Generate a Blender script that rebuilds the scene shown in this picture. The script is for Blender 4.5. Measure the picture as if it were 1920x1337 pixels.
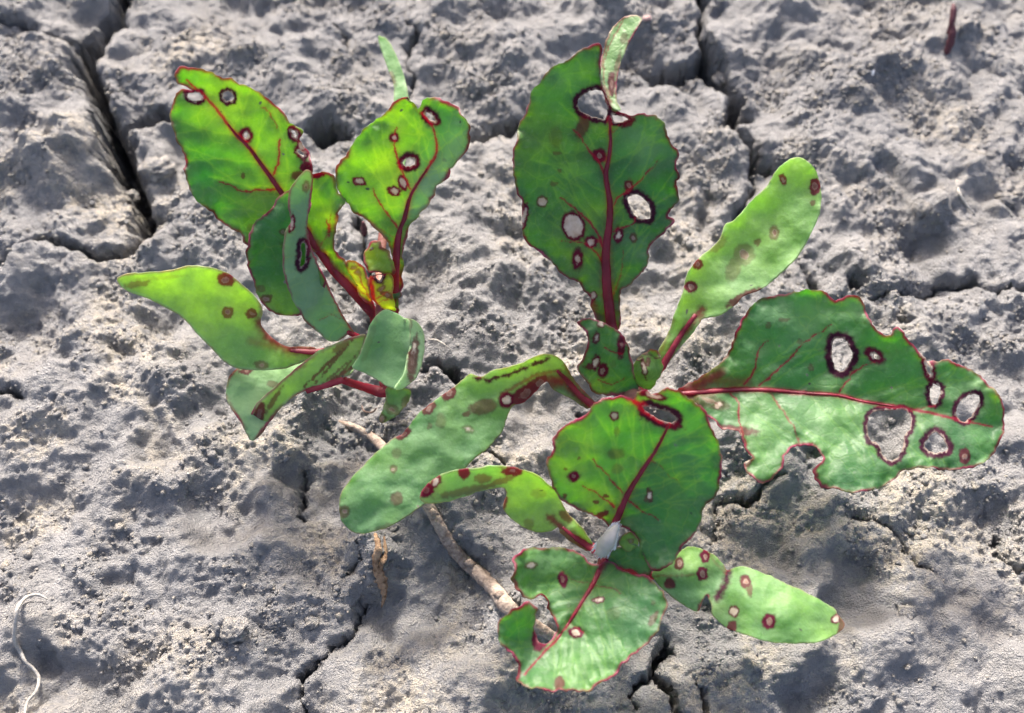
import bpy, math, random
import numpy as np
from mathutils import Vector
from mathutils.geometry import delaunay_2d_cdt

for o in list(bpy.data.objects):
    bpy.data.objects.remove(o)
random.seed(7)
rng = np.random.default_rng(11)
SC = bpy.context.scene
COL = SC.collection
MM = 0.001

# ------------------------------------------------------------------ camera
HFOV, TILT, DIST = math.radians(55.0), math.radians(30.0), 135.0     # millimetres
cam_d = bpy.data.cameras.new('camera')
cam = bpy.data.objects.new('camera', cam_d)
COL.objects.link(cam)
CAM = np.array([0.0, -DIST * math.sin(TILT), DIST * math.cos(TILT)])
cam.location = CAM * MM
cam.rotation_euler = (TILT, 0, 0)
cam_d.sensor_width = 36.0
cam_d.lens = 18.0 / math.tan(HFOV / 2)
cam_d.clip_start, cam_d.clip_end = 0.005, 500.0
cam_d.dof.use_dof = True
cam_d.dof.focus_distance = 0.118
cam_d.dof.aperture_fstop = 26.0
SC.camera = cam

# ------------------------------------------------------------------ sky, sun, exposure
SUN_EL, SUN_AZ = math.radians(37.0), math.radians(-9.0)              # azimuth from +Y towards +X
SDIR = Vector((math.sin(SUN_AZ) * math.cos(SUN_EL), math.cos(SUN_AZ) * math.cos(SUN_EL), math.sin(SUN_EL)))
world = bpy.data.worlds.new('World')
SC.world = world
world.use_nodes = True
wn = world.node_tree.nodes
bg = wn.get('Background') or wn.new('ShaderNodeBackground')
sky = wn.new('ShaderNodeTexSky')
sky.sky_type = 'NISHITA'
sky.sun_disc = False
sky.sun_elevation = SUN_EL
sky.sun_rotation = SUN_AZ
sky.air_density, sky.dust_density, sky.ozone_density = 0.7, 6.0, 0.4
world.node_tree.links.new(sky.outputs[0], bg.inputs[0])
bg.inputs[1].default_value = 0.15
sun_d = bpy.data.lights.new('sun', 'SUN')
sun_d.energy, sun_d.angle, sun_d.color = 3.2, math.radians(8.0), (1.0, 0.93, 0.85)
sun = bpy.data.objects.new('sun', sun_d)
COL.objects.link(sun)
sun.rotation_euler = SDIR.to_track_quat('Z', 'Y').to_euler()
sun.location = SDIR * 2.0
vs = SC.view_settings
vs.view_transform, vs.look, vs.gamma, vs.use_curve_mapping = 'Standard', 'None', 1.0, False
vs.exposure = 1.5
SC.cycles.max_bounces = 8
SC.cycles.transmission_bounces = 6

# ------------------------------------------------------------------ picture point -> place
_t = math.tan(HFOV / 2)
_c, _s = math.cos(TILT), math.sin(TILT)
def rays(p):
    p = np.asarray(p, float).reshape(-1, 2)
    x = (p[:, 0] - 960.0) / 960.0 * _t
    y = -(p[:, 1] - 668.5) / 960.0 * _t
    return np.stack([x, y * _c + _s, y * _s - _c], 1)
def at(px, py, z):
    d = rays([(px, py)])[0]
    return CAM + d * ((z - CAM[2]) / d[2])
def topx(P):
    q = np.asarray(P, float) - CAM
    dx = q[..., 0]; dy = q[..., 1] * _c + q[..., 2] * _s; dz = q[..., 1] * _s - q[..., 2] * _c
    return np.stack([960 + dx / dz / _t * 960, 668.5 - dy / dz / _t * 960], -1)

# ------------------------------------------------------------------ noise
def _hash(ix, iy, seed):
    h = (ix.astype(np.int64) * 374761393 + iy.astype(np.int64) * 668265263 + seed * 1442695041) & 0xffffffff
    h = ((h ^ (h >> 13)) * 1274126177) & 0xffffffff
    h = h ^ (h >> 16)
    return (h & 0xffff) / 65535.0
def gnoise(x, y, seed=0):
    ix, iy = np.floor(x), np.floor(y)
    fx, fy = x - ix, y - iy
    ux, uy = fx**3 * (fx * (fx * 6 - 15) + 10), fy**3 * (fy * (fy * 6 - 15) + 10)
    def g(ox, oy):
        a = _hash(ix + ox, iy + oy, seed) * 2 * np.pi
        return np.cos(a) * (fx - ox) + np.sin(a) * (fy - oy)
    n0 = g(0, 0) * (1 - ux) + g(1, 0) * ux
    n1 = g(0, 1) * (1 - ux) + g(1, 1) * ux
    return (n0 * (1 - uy) + n1 * uy) * 1.5
def fbm(x, y, wl, oct=4, seed=0, gain=.5):
    r, a, f = 0, 1.0, 1.0 / wl
    for i in range(oct):
        r = r + a * gnoise(x * f + 17.3 * i, y * f - 9.1 * i, seed + i)
        a *= gain; f *= 2.03
    return r
def worley(x, y, cell, seed):
    u, v = x / cell, y / cell
    iu, iv = np.floor(u), np.floor(v)
    best = np.full(len(u), 9.0)
    for di in (-1, 0, 1):
        for dj in (-1, 0, 1):
            cx, cy = iu + di, iv + dj
            best = np.minimum(best, (cx + _hash(cx, cy, seed) - u)**2 + (cy + _hash(cx, cy, seed + 57) - v)**2)
    return np.sqrt(best)
def sstep(x, a, b):
    t = np.clip((x - a) / (b - a), 0, 1)
    return t * t * (3 - 2 * t)

def poly_dist(P, poly):
    """distance to a polyline and the fraction of its length at the nearest point"""
    poly = np.asarray(poly, float)
    A, B = poly[:-1, :2], poly[1:, :2]
    L = np.linalg.norm(B - A, axis=1) + 1e-9
    cum = np.concatenate([[0], np.cumsum(L)])
    best = np.full(len(P), 1e9); frac = np.zeros(len(P)); side = np.ones(len(P))
    for i in range(len(A)):
        ab = B[i] - A[i]
        ap = P - A[i]
        t = np.clip(ap @ ab / (L[i]**2), 0, 1)
        d = np.hypot(ap[:, 0] - t * ab[0], ap[:, 1] - t * ab[1])
        m = d < best
        best[m] = d[m]; frac[m] = (cum[i] + t[m] * L[i]) / cum[-1]
        side[m] = np.sign(ab[0] * ap[m, 1] - ab[1] * ap[m, 0])
    return best, frac, side
def inside(P, poly):
    poly = np.asarray(poly, float)
    r = np.zeros(len(P), bool)
    x1, y1 = poly[-1]
    for x0, y0 in poly:
        c = (y0 > P[:, 1]) != (y1 > P[:, 1])
        if y1 != y0:
            r ^= c & (P[:, 0] < (x1 - x0) * (P[:, 1] - y0) / (y1 - y0) + x0)
        x1, y1 = x0, y0
    return r
def smooth_closed(pts, step=3.0):
    p = np.asarray(pts, float)
    n = len(p); out = []
    for i in range(n):
        a, b, c, d = p[i - 1], p[i], p[(i + 1) % n], p[(i + 2) % n]
        k = max(1, int(round(np.linalg.norm(c - b) / step)))
        for j in range(k):
            t = j / k
            out.append(.5 * (2 * b + (c - a) * t + (2 * a - 5 * b + 4 * c - d) * t * t + (3 * b - a - 3 * c + d) * t**3))
    return np.array(out)
def smooth_open(pts, sub=6):
    p = np.asarray(pts, float)
    p = np.vstack([2 * p[0] - p[1], p, 2 * p[-1] - p[-2]])
    out = []
    for i in range(1, len(p) - 2):
        a, b, c, d = p[i - 1], p[i], p[i + 1], p[i + 2]
        for j in range(sub):
            t = j / sub
            out.append(.5 * (2 * b + (c - a) * t + (2 * a - 5 * b + 4 * c - d) * t * t + (3 * b - a - 3 * c + d) * t**3))
    out.append(p[-2])
    return np.array(out)
def ell(x, y, rx, ry, rot=0, n=16, j=.12):
    r = math.radians(rot); o = []
    for k in range(n):
        a = 2 * math.pi * k / n
        s = 1 + random.uniform(-j, j)
        u, v = rx * math.cos(a) * s, ry * math.sin(a) * s
        o.append((x + u * math.cos(r) - v * math.sin(r), y + u * math.sin(r) + v * math.cos(r)))
    return o

# ------------------------------------------------------------------ materials
def mat(name):
    m = bpy.data.materials.new(name)
    m.use_nodes = True
    nt = m.node_tree
    nt.nodes.clear()
    out = nt.nodes.new('ShaderNodeOutputMaterial')
    return m, nt, out
def N(nt, typ, **kw):
    n = nt.nodes.new(typ)
    for k, v in kw.items():
        if k == 'inp':
            for a, b in v.items():
                if isinstance(b, bpy.types.NodeSocket): nt.links.new(b, n.inputs[a])
                else: n.inputs[a].default_value = b
        else: setattr(n, k, v)
    return n
def mix(nt, fac, a, b, blend='MIX'):
    n = nt.nodes.new('ShaderNodeMix'); n.data_type = 'RGBA'; n.blend_type = blend
    for i, v in ((0, fac), (6, a), (7, b)):
        if isinstance(v, bpy.types.NodeSocket): nt.links.new(v, n.inputs[i])
        elif i == 0: n.inputs[0].default_value = v
        else: n.inputs[i].default_value = (*v, 1)
    return n.outputs[2]
def ramp(nt, fac, lo, hi, a=0.0, b=1.0):
    n = N(nt, 'ShaderNodeMapRange', inp={0: fac, 1: lo, 2: hi, 3: a, 4: b}); return n.outputs[0]
def noise(nt, vec, scale, detail=4, rough=.55):
    return N(nt, 'ShaderNodeTexNoise', inp={'Vector': vec, 'Scale': scale, 'Detail': detail, 'Roughness': rough}).outputs[0]

def leaf_material(name, green, lime, thru, thru_lime, gloss=.42, transl=.5, fuzz=.0, netw=1.0):
    m, nt, out = mat(name)
    tc = N(nt, 'ShaderNodeTexCoord').outputs['Object']
    at_ = N(nt, 'ShaderNodeAttribute', attribute_name='pig')
    sp = N(nt, 'ShaderNodeSeparateColor', inp={0: at_.outputs['Color']})
    pig, dead, tint, brown = sp.outputs[0], sp.outputs[1], sp.outputs[2], at_.outputs['Alpha']
    aux = N(nt, 'ShaderNodeAttribute', attribute_name='aux'); lat = aux.outputs['Alpha']
    ax = N(nt, 'ShaderNodeSeparateColor', inp={0: aux.outputs['Color']})
    pale, pink, vein = ax.outputs[0], ax.outputs[1], ax.outputs[2]
    n1 = noise(nt, tc, 160, 4); n2 = noise(nt, tc, 900, 3); n3 = noise(nt, tc, 4200, 2)
    v = N(nt, 'ShaderNodeMath', operation='ADD', inp={0: tint, 1: ramp(nt, n1, .35, .68, -.22, .22)}); v.use_clamp = True
    base = mix(nt, v.outputs[0], green, lime)
    base = mix(nt, ramp(nt, n2, .35, .7, 0, .35), base, tuple(c * .72 for c in green))
    base = mix(nt, ramp(nt, n3, .52, .75, 0, .10 + fuzz), base, (.20, .30, .17))
    dust = noise(nt, tc, 1500, 4, .7)
    base = mix(nt, ramp(nt, dust, .56, .74, 0, .22), base, (.24, .22, .19))
    base = mix(nt, pale, base, (.17, .275, .145))
    th = mix(nt, v.outputs[0], thru, thru_lime)
    th = mix(nt, pale, th, (.34, .52, .16))
    th = mix(nt, ramp(nt, n2, .35, .75, 0, .4), th, tuple(c * .6 for c in thru))
    wv = N(nt, 'ShaderNodeTexNoise', inp={'Vector': tc, 'Scale': 300.0, 'Detail': 2.0})
    wc = N(nt, 'ShaderNodeMix', data_type='VECTOR', inp={0: .0025, 4: tc, 5: wv.outputs['Color']})
    vor = N(nt, 'ShaderNodeTexVoronoi', feature='DISTANCE_TO_EDGE', inp={'Vector': wc.outputs[1], 'Scale': 430.0})
    net = ramp(nt, vor.outputs[0], .0, .07, 1.0, 0.0)
    netf = N(nt, 'ShaderNodeMath', operation='MULTIPLY', inp={0: net, 1: ramp(nt, n1, .35, .65, .0 * netw, .32 * netw)}).outputs[0]
    th = mix(nt, netf, th, tuple(min(1, c * 1.25 + .06) for c in thru_lime))
    base = mix(nt, N(nt, 'ShaderNodeMath', operation='MULTIPLY', inp={0: netf, 1: .45}).outputs[0], base, lime)
    th = mix(nt, N(nt, 'ShaderNodeMath', operation='MULTIPLY', inp={0: lat, 1: .28}).outputs[0], th, tuple(min(1, c * 1.2 + .05) for c in thru_lime))
    base = mix(nt, N(nt, 'ShaderNodeMath', operation='MULTIPLY', inp={0: lat, 1: .22}).outputs[0], base, tuple(c * 1.25 for c in lime))
    # purple-red pigment of veins, margins and lesion rings
    pc = mix(nt, ramp(nt, n2, .3, .7), (.014, .004, .010), (.040, .009, .020))
    pc = mix(nt, vein, pc, (.125, .010, .024))
    base = mix(nt, pig, base, pc)
    th = mix(nt, pig, th, mix(nt, vein, (.10, .003, .014), (.60, .006, .025)))
    base = mix(nt, pink, base, (.20, .045, .085))
    th = mix(nt, pink, th, (.55, .08, .12))
    dc = mix(nt, ramp(nt, n2, .3, .7), (.26, .20, .155), (.47, .41, .35))
    dc = mix(nt, brown, dc, mix(nt, ramp(nt, n2, .35, .65), (.12, .06, .045), (.30, .20, .155)))
    base = mix(nt, dead, base, dc)
    th = mix(nt, dead, th, mix(nt, brown, (.50, .42, .34), (.16, .05, .03)))
    dv = N(nt, 'ShaderNodeTexVoronoi', feature='F1', inp={'Vector': wc.outputs[1], 'Scale': 620.0})
    dsep = N(nt, 'ShaderNodeSeparateColor', inp={0: dv.outputs['Color']})
    dot = N(nt, 'ShaderNodeMath', operation='MULTIPLY', inp={0: ramp(nt, dv.outputs['Distance'], .08, .16, 1.0, 0.0), 1: ramp(nt, dsep.outputs[0], .88, .92)})
    base = mix(nt, N(nt, 'ShaderNodeMath', operation='MULTIPLY', inp={0: dot.outputs[0], 1: .8}).outputs[0], base, mix(nt, dsep.outputs[1], (.02, .025, .012), (.22, .20, .16)))
    th = mix(nt, dot.outputs[0], th, (.03, .05, .01))
    n4 = noise(nt, tc, 2300, 3)
    hgt0 = N(nt, 'ShaderNodeMath', operation='ADD', inp={0: n4, 1: n2})
    hgt = N(nt, 'ShaderNodeMath', operation='MULTIPLY_ADD', inp={0: net, 1: -.3 * netw, 2: hgt0.outputs[0]})
    bl = N(nt, 'ShaderNodeBump', inp={'Strength': .3, 'Distance': .0012, 'Height': noise(nt, tc, 330, 3, .5)})
    bump = N(nt, 'ShaderNodeBump', inp={'Strength': .25, 'Distance': .0002, 'Height': hgt.outputs[0], 'Normal': bl.outputs[0]})
    pr = N(nt, 'ShaderNodeBsdfPrincipled', inp={'Base Color': base, 'Roughness': ramp(nt, n2, .3, .7, gloss - .06, gloss + .12), 'IOR': 1.42, 'Normal': bump.outputs[0]})
    nt.links.new(ramp(nt, pig, 0, 1, .3, .08), pr.inputs['Specular IOR Level'])
    pr.inputs['Sheen Weight'].default_value = .05 + fuzz * .3
    pr.inputs['Sheen Roughness'].default_value = .45
    tr = N(nt, 'ShaderNodeBsdfTranslucent', inp={'Color': mix(nt, 1.0, th, (transl,) * 3, 'MULTIPLY'), 'Normal': bump.outputs[0]})
    mx = N(nt, 'ShaderNodeAddShader', inp={0: pr.outputs[0], 1: tr.outputs[0]})
    nt.links.new(mx.outputs[0], out.inputs[0])
    return m
M_LEAF = leaf_material('true_leaf', (.027, .074, .033), (.060, .135, .024), (.20, .62, .03), (.62, .88, .015), .48, .50)
M_LEAF_DARK = leaf_material('dark_leaf', (.022, .070, .028), (.055, .125, .020), (.17, .50, .03), (.50, .70, .015), .42, .36)
M_YOUNG = leaf_material('young_leaf', (.05, .11, .02), (.16, .22, .01), (.50, .70, .03), (.78, .88, .03), .42, .62)
M_COT = leaf_material('seed_leaf', (.048, .110, .050), (.135, .235, .040), (.28, .60, .06), (.60, .86, .04), .54, .56, .14, .12)

def stem_material(name, a, b, thru):
    m, nt, out = mat(name)
    tc = N(nt, 'ShaderNodeTexCoord').outputs['Object']
    n1 = noise(nt, tc, 500, 4); n2 = noise(nt, tc, 2500, 3)
    col = mix(nt, ramp(nt, n1, .35, .65), a, b)
    bump = N(nt, 'ShaderNodeBump', inp={'Strength': .4, 'Distance': .0002, 'Height': n2})
    pr = N(nt, 'ShaderNodeBsdfPrincipled', inp={'Base Color': col, 'Roughness': .5, 'Normal': bump.outputs[0]})
    tr = N(nt, 'ShaderNodeBsdfTranslucent', inp={'Color': (*thru, 1)})
    mx = N(nt, 'ShaderNodeMixShader', inp={0: .35, 1: pr.outputs[0], 2: tr.outputs[0]})
    nt.links.new(mx.outputs[0], out.inputs[0])
    return m
M_RIB = stem_material('red_rib', (.15, .008, .022), (.26, .018, .04), (.70, .008, .024))
M_STEM = stem_material('pink_stem', (.21, .055, .06), (.31, .15, .10), (.45, .10, .06))

def plain_material(name, a, b, scale=600, rough=.8, dist=.0004, stretch=None):
    m, nt, out = mat(name)
    tc = N(nt, 'ShaderNodeTexCoord').outputs['Object']
    n1 = noise(nt, tc, scale, 5, .65); n2 = noise(nt, tc, scale * 4, 4, .6)
    f = N(nt, 'ShaderNodeMath', operation='MULTIPLY_ADD', inp={0: n2, 1: .45, 2: ramp(nt, n1, 0, 1, 0, .55)})
    col = mix(nt, ramp(nt, f.outputs[0], .36, .64), a, b)
    bump = N(nt, 'ShaderNodeBump', inp={'Strength': .8, 'Distance': dist, 'Height': f.outputs[0]})
    pr = N(nt, 'ShaderNodeBsdfPrincipled', inp={'Base Color': col, 'Roughness': rough, 'Normal': bump.outputs[0]})
    pr.inputs['Specular IOR Level'].default_value = .25
    nt.links.new(pr.outputs[0], out.inputs[0])
    return m
M_ROOT = plain_material('dry_root', (.17, .125, .10), (.42, .345, .285), 420, .75, .0006)
M_WITHER = plain_material('withered', (.12, .065, .035), (.40, .27, .17), 500, .8, .0006)
M_FIBRE = plain_material('pale_fibre', (.26, .245, .22), (.44, .41, .37), 900, .7, .0002)
M_DARKF = plain_material('dark_fibre', (.05, .035, .03), (.14, .09, .07), 900, .6, .0001)
M_HAIR = plain_material('white_hair', (.75, .74, .72), (.86, .85, .83), 900, .6, .0001)
M_SHEATH = stem_material('white_sheath', (.45, .43, .40), (.60, .57, .52), (.6, .57, .5))
M_SPROUT = plain_material('red_sprout', (.05, .012, .02), (.11, .04, .048), 500, .55, .0003)
M_SEED = plain_material('pink_seed', (.50, .30, .28), (.62, .42, .38), 900, .6, .0002)

def soil_material():
    m, nt, out = mat('soil')
    tc = N(nt, 'ShaderNodeTexCoord').outputs['Object']
    big = noise(nt, tc, 38, 4, .6); mid = noise(nt, tc, 190, 5, .65); fin = noise(nt, tc, 900, 5, .7); gr = noise(nt, tc, 3600, 3, .7)
    att = N(nt, 'ShaderNodeAttribute', attribute_name='crust').outputs['Fac']
    c = mix(nt, ramp(nt, mid, .36, .66), (.265, .264, .270), (.395, .392, .397))
    c = mix(nt, ramp(nt, big, .38, .66, 0, .6), c, (.35, .348, .355))
    cr = N(nt, 'ShaderNodeMath', operation='MULTIPLY', inp={0: att, 1: ramp(nt, fin, .40, .58)}); cr.use_clamp = True
    c = mix(nt, cr.outputs[0], c, mix(nt, ramp(nt, gr, .3, .7), (.45, .405, .335), (.63, .58, .50)))
    c = mix(nt, ramp(nt, fin, .60, .76, 0, .25), c, (.21, .207, .205))
    c = mix(nt, ramp(nt, gr, .60, .74, 0, .4), c, (.45, .435, .42))
    h = N(nt, 'ShaderNodeMath', operation='MULTIPLY_ADD', inp={0: gr, 1: .75, 2: fin})
    bump = N(nt, 'ShaderNodeBump', inp={'Strength': .95, 'Distance': .0014, 'Height': h.outputs[0]})
    pr = N(nt, 'ShaderNodeBsdfPrincipled', inp={'Base Color': c, 'Roughness': .95, 'Normal': bump.outputs[0]})
    pr.inputs['Specular IOR Level'].default_value = .12
    nt.links.new(pr.outputs[0], out.inputs[0])
    return m
M_SOIL = soil_material()

# ------------------------------------------------------------------ object helpers
def new_obj(name, me, m, parent=None, smooth=True):
    if m is not None: me.materials.append(m)
    if smooth: me.polygons.foreach_set('use_smooth', np.ones(len(me.polygons), bool))
    o = bpy.data.objects.new(name, me)
    COL.objects.link(o)
    if parent is not None:
        o.parent = parent
        o.matrix_parent_inverse.identity()
        w = Vector((0, 0, 0)); q = parent
        while q is not None: w += q.location; q = q.parent
        o.location = -w
        if parent.type == 'MESH': o.location = (0, 0, 0)
    return o
def tri_mesh(name, V, F):
    me = bpy.data.meshes.new(name)
    V = np.ascontiguousarray(V, np.float32); F = np.asarray(F, np.int32)
    k = F.shape[1]
    me.vertices.add(len(V)); me.vertices.foreach_set('co', V.ravel())
    me.loops.add(F.size); me.loops.foreach_set('vertex_index', F.ravel())
    me.polygons.add(len(F)); me.polygons.foreach_set('loop_start', np.arange(0, F.size, k, dtype=np.int32))
    me.update(calc_edges=True)
    me.validate()
    return me
def tag(o, label=None, cat=None, group=None, kind=None):
    for k, v in (('label', label), ('category', cat), ('group', group), ('kind', kind)):
        if v: o[k] = v
    return o
def empty(name, P, label, cat, group=None):
    o = bpy.data.objects.new(name, None)
    COL.objects.link(o)
    o.location = np.asarray(P) * MM
    o.empty_display_size = .005
    return tag(o, label, cat, group)
def tube_geo(path, rad, sides=12, squash=1.0, lump=0.0, seed=0, cap=True):
    """path (n,3) mm and radius (n) mm -> verts, quads (as 4-index rows)"""
    path = np.asarray(path, float); n = len(path); rad = np.broadcast_to(np.asarray(rad, float), (n,))
    T = np.gradient(path, axis=0); T /= np.linalg.norm(T, axis=1)[:, None] + 1e-9
    up = np.array([0.0, 0, 1.0])
    A = np.cross(T, up); bad = np.linalg.norm(A, axis=1) < .2
    A[bad] = np.cross(T[bad], [1.0, 0, 0])
    for i in range(1, n):
        if A[i] @ A[i - 1] < 0: A[i] = -A[i]
    A /= np.linalg.norm(A, axis=1)[:, None]
    B = np.cross(A, T)
    V = []
    r2 = np.random.default_rng(seed)
    ph = np.linspace(0, 2 * np.pi, sides, endpoint=False)
    for i in range(n):
        rr = rad[i] * (1 + lump * r2.normal(size=sides) * .5 + lump * r2.normal() * .5)
        V.append(path[i] + (np.cos(ph) * rr)[:, None] * A[i] + (np.sin(ph) * rr * squash)[:, None] * B[i])
    V = np.vstack(V); F = []
    for i in range(n - 1):
        for k in range(sides):
            a, b = i * sides + k, i * sides + (k + 1) % sides
            F.append((a, b, b + sides, a + sides))
    if cap:
        c0, c1 = len(V), len(V) + 1
        V = np.vstack([V, path[0] - T[0] * rad[0] * .4, path[-1] + T[-1] * rad[-1] * .4])
        for k in range(sides):
            F.append((k, c0, c0, (k + 1) % sides)); e = (n - 1) * sides
            F.append((e + (k + 1) % sides, c1, c1, e + k))
    return V, F
def quads_to_tris(F):
    T = []
    for a, b, c, d in F:
        if b != c and a != b: T.append((a, b, c))
        if c != d and d != a: T.append((a, c, d))
    return np.array(T, np.int32)
def tube(name, path, rad, m, parent=None, **kw):
    V, F = tube_geo(path, rad, **kw)
    return new_obj(name, tri_mesh(name, V * MM, quads_to_tris(F)), m, parent)

# ------------------------------------------------------------------ ground
CRACKS = [  # (x, y, width) in picture pixels
 [(222,-60,30),(215,0,34),(200,40,48),(165,75,56),(150,110,36),(165,150,32),(185,190,38),(205,235,50),(225,275,40),(236,330,28),(250,375,26),(275,398,50),(292,412,40),(262,440,22),(250,462,22),(200,470,15),(165,477,13),(120,463,14),(80,458,14),(40,468,17),(0,492,24),(-60,510,20)],
 [(140,80,22),(95,62,22),(60,45,18),(20,28,9),(-40,15,8)], [(210,235,34),(258,222,30),(300,212,38),(325,228,14)],
 [(862,275,12),(900,255,34),(940,235,34),(985,213,10)], [(565,240,14),(610,238,40),(652,252,22)],
 [(1325,-60,22),(1318,0,20),(1313,60,14),(1328,100,32),(1290,116,30),(1240,120,30),(1204,104,12)],
 [(1335,108,44),(1360,140,28),(1388,172,28),(1385,205,30),(1374,235,26),(1395,265,24),(1420,285,22),(1456,304,16)],
 [(1420,286,9),(1410,330,10),(1396,370,11),(1389,400,8)], [(1488,470,9),(1525,510,15),(1535,540,15),(1548,565,8)],
 [(1580,512,8),(1597,520,24),(1616,526,10)],
 [(1645,572,4),(1690,543,9),(1750,538,9),(1790,518,11),(1840,510,11),(1868,530,7),(1920,541,5),(1990,550,5)],
 [(1238,1180,9),(1240,1230,12),(1230,1262,13),(1245,1290,13),(1270,1320,13),(1295,1345,10),(1330,1400,10)],
 [(1229,1262,8),(1210,1290,6),(1198,1322,4)], [(1305,1285,4),(1320,1300,8),(1338,1325,6)],
 [(1338,948,5),(1400,935,7),(1440,915,7),(1467,904,3)], [(1345,950,4),(1338,1000,4),(1322,1035,4)],
 [(668,1120,4),(661,1185,6),(620,1210,8),(590,1230,7),(575,1260,9),(572,1290,9),(586,1337,6),(600,1400,6)],
 [(880,838,10),(918,858,11),(948,878,5)], [(790,685,6),(830,708,15),(885,738,8)],
 [(565,860,3),(552,930,5),(560,962,3)], [(668,1015,4),(655,1062,4)],
 [(1615,980,3),(1662,995,5),(1692,1030,5),(1722,1052,5),(1748,1072,3)], [(618,38,4),(646,72,9),(650,88,4)],
 [(772,40,3),(770,120,5),(764,185,4)], [(652,395,4),(680,440,9),(690,520,9),(704,605,7)],
 [(1090,758,6),(1110,772,14),(1130,790,6)], [(1900,1000,6),(1880,1040,5),(1920,1060,5)], [(-20,720,10),(14,733,14),(40,740,6)],
]
BUMPS = [  # raised or sunken patches: x, y, radius px, height mm
 (110,300,120,3.2),(20,180,90,1.5),(330,200,70,2.2),(330,330,60,-1.0),(520,120,150,1.5),(660,60,100,1.0),(1000,60,120,1.2),(1250,190,70,1.6),(1600,120,180,1.4),
 (1740,390,45,2.2),(1750,440,40,-1.4),(1880,380,26,1.6),(1850,620,90,1.3),(1300,850,120,-1.8),(300,800,160,1.5),(420,960,80,-2.2),(330,1060,90,1.6),(480,1060,90,1.3),
 (150,900,120,-1.0),(60,1180,50,1.6),(85,1240,26,-1.8),(470,1190,60,1.2),(800,1110,130,-2.4),(700,1060,30,1.2),(620,900,120,-1.2),(560,780,100,1.2),(1500,1000,130,1.3),(1600,1100,90,-1.6),
 (1720,1120,80,1.3),(1690,1230,130,1.5),(1760,1320,120,-2.0),(1400,1300,120,1.2),(1530,1290,60,-1.6),(1000,1300,140,1.0),(900,640,120,.8),(860,480,90,1.2),(1380,640,70,-1.0),(240,620,90,-1.6),
 (330,680,70,1.2),(1640,480,80,1.0),(1500,420,70,.6),(950,1170,70,1.0),(90,560,90,-.8),(1560,860,70,-1.0),(1820,900,60,1.4),(1850,1000,80,-1.6),(1080,980,60,-.8)]
CR3 = [np.array([[*at(x, y, 0)[:2], w / 13.7] for x, y, w in c]) for c in CRACKS]
BM3 = [(at(x, y, 0)[:2], r / 13.7, h) for x, y, r, h in BUMPS]
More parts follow.
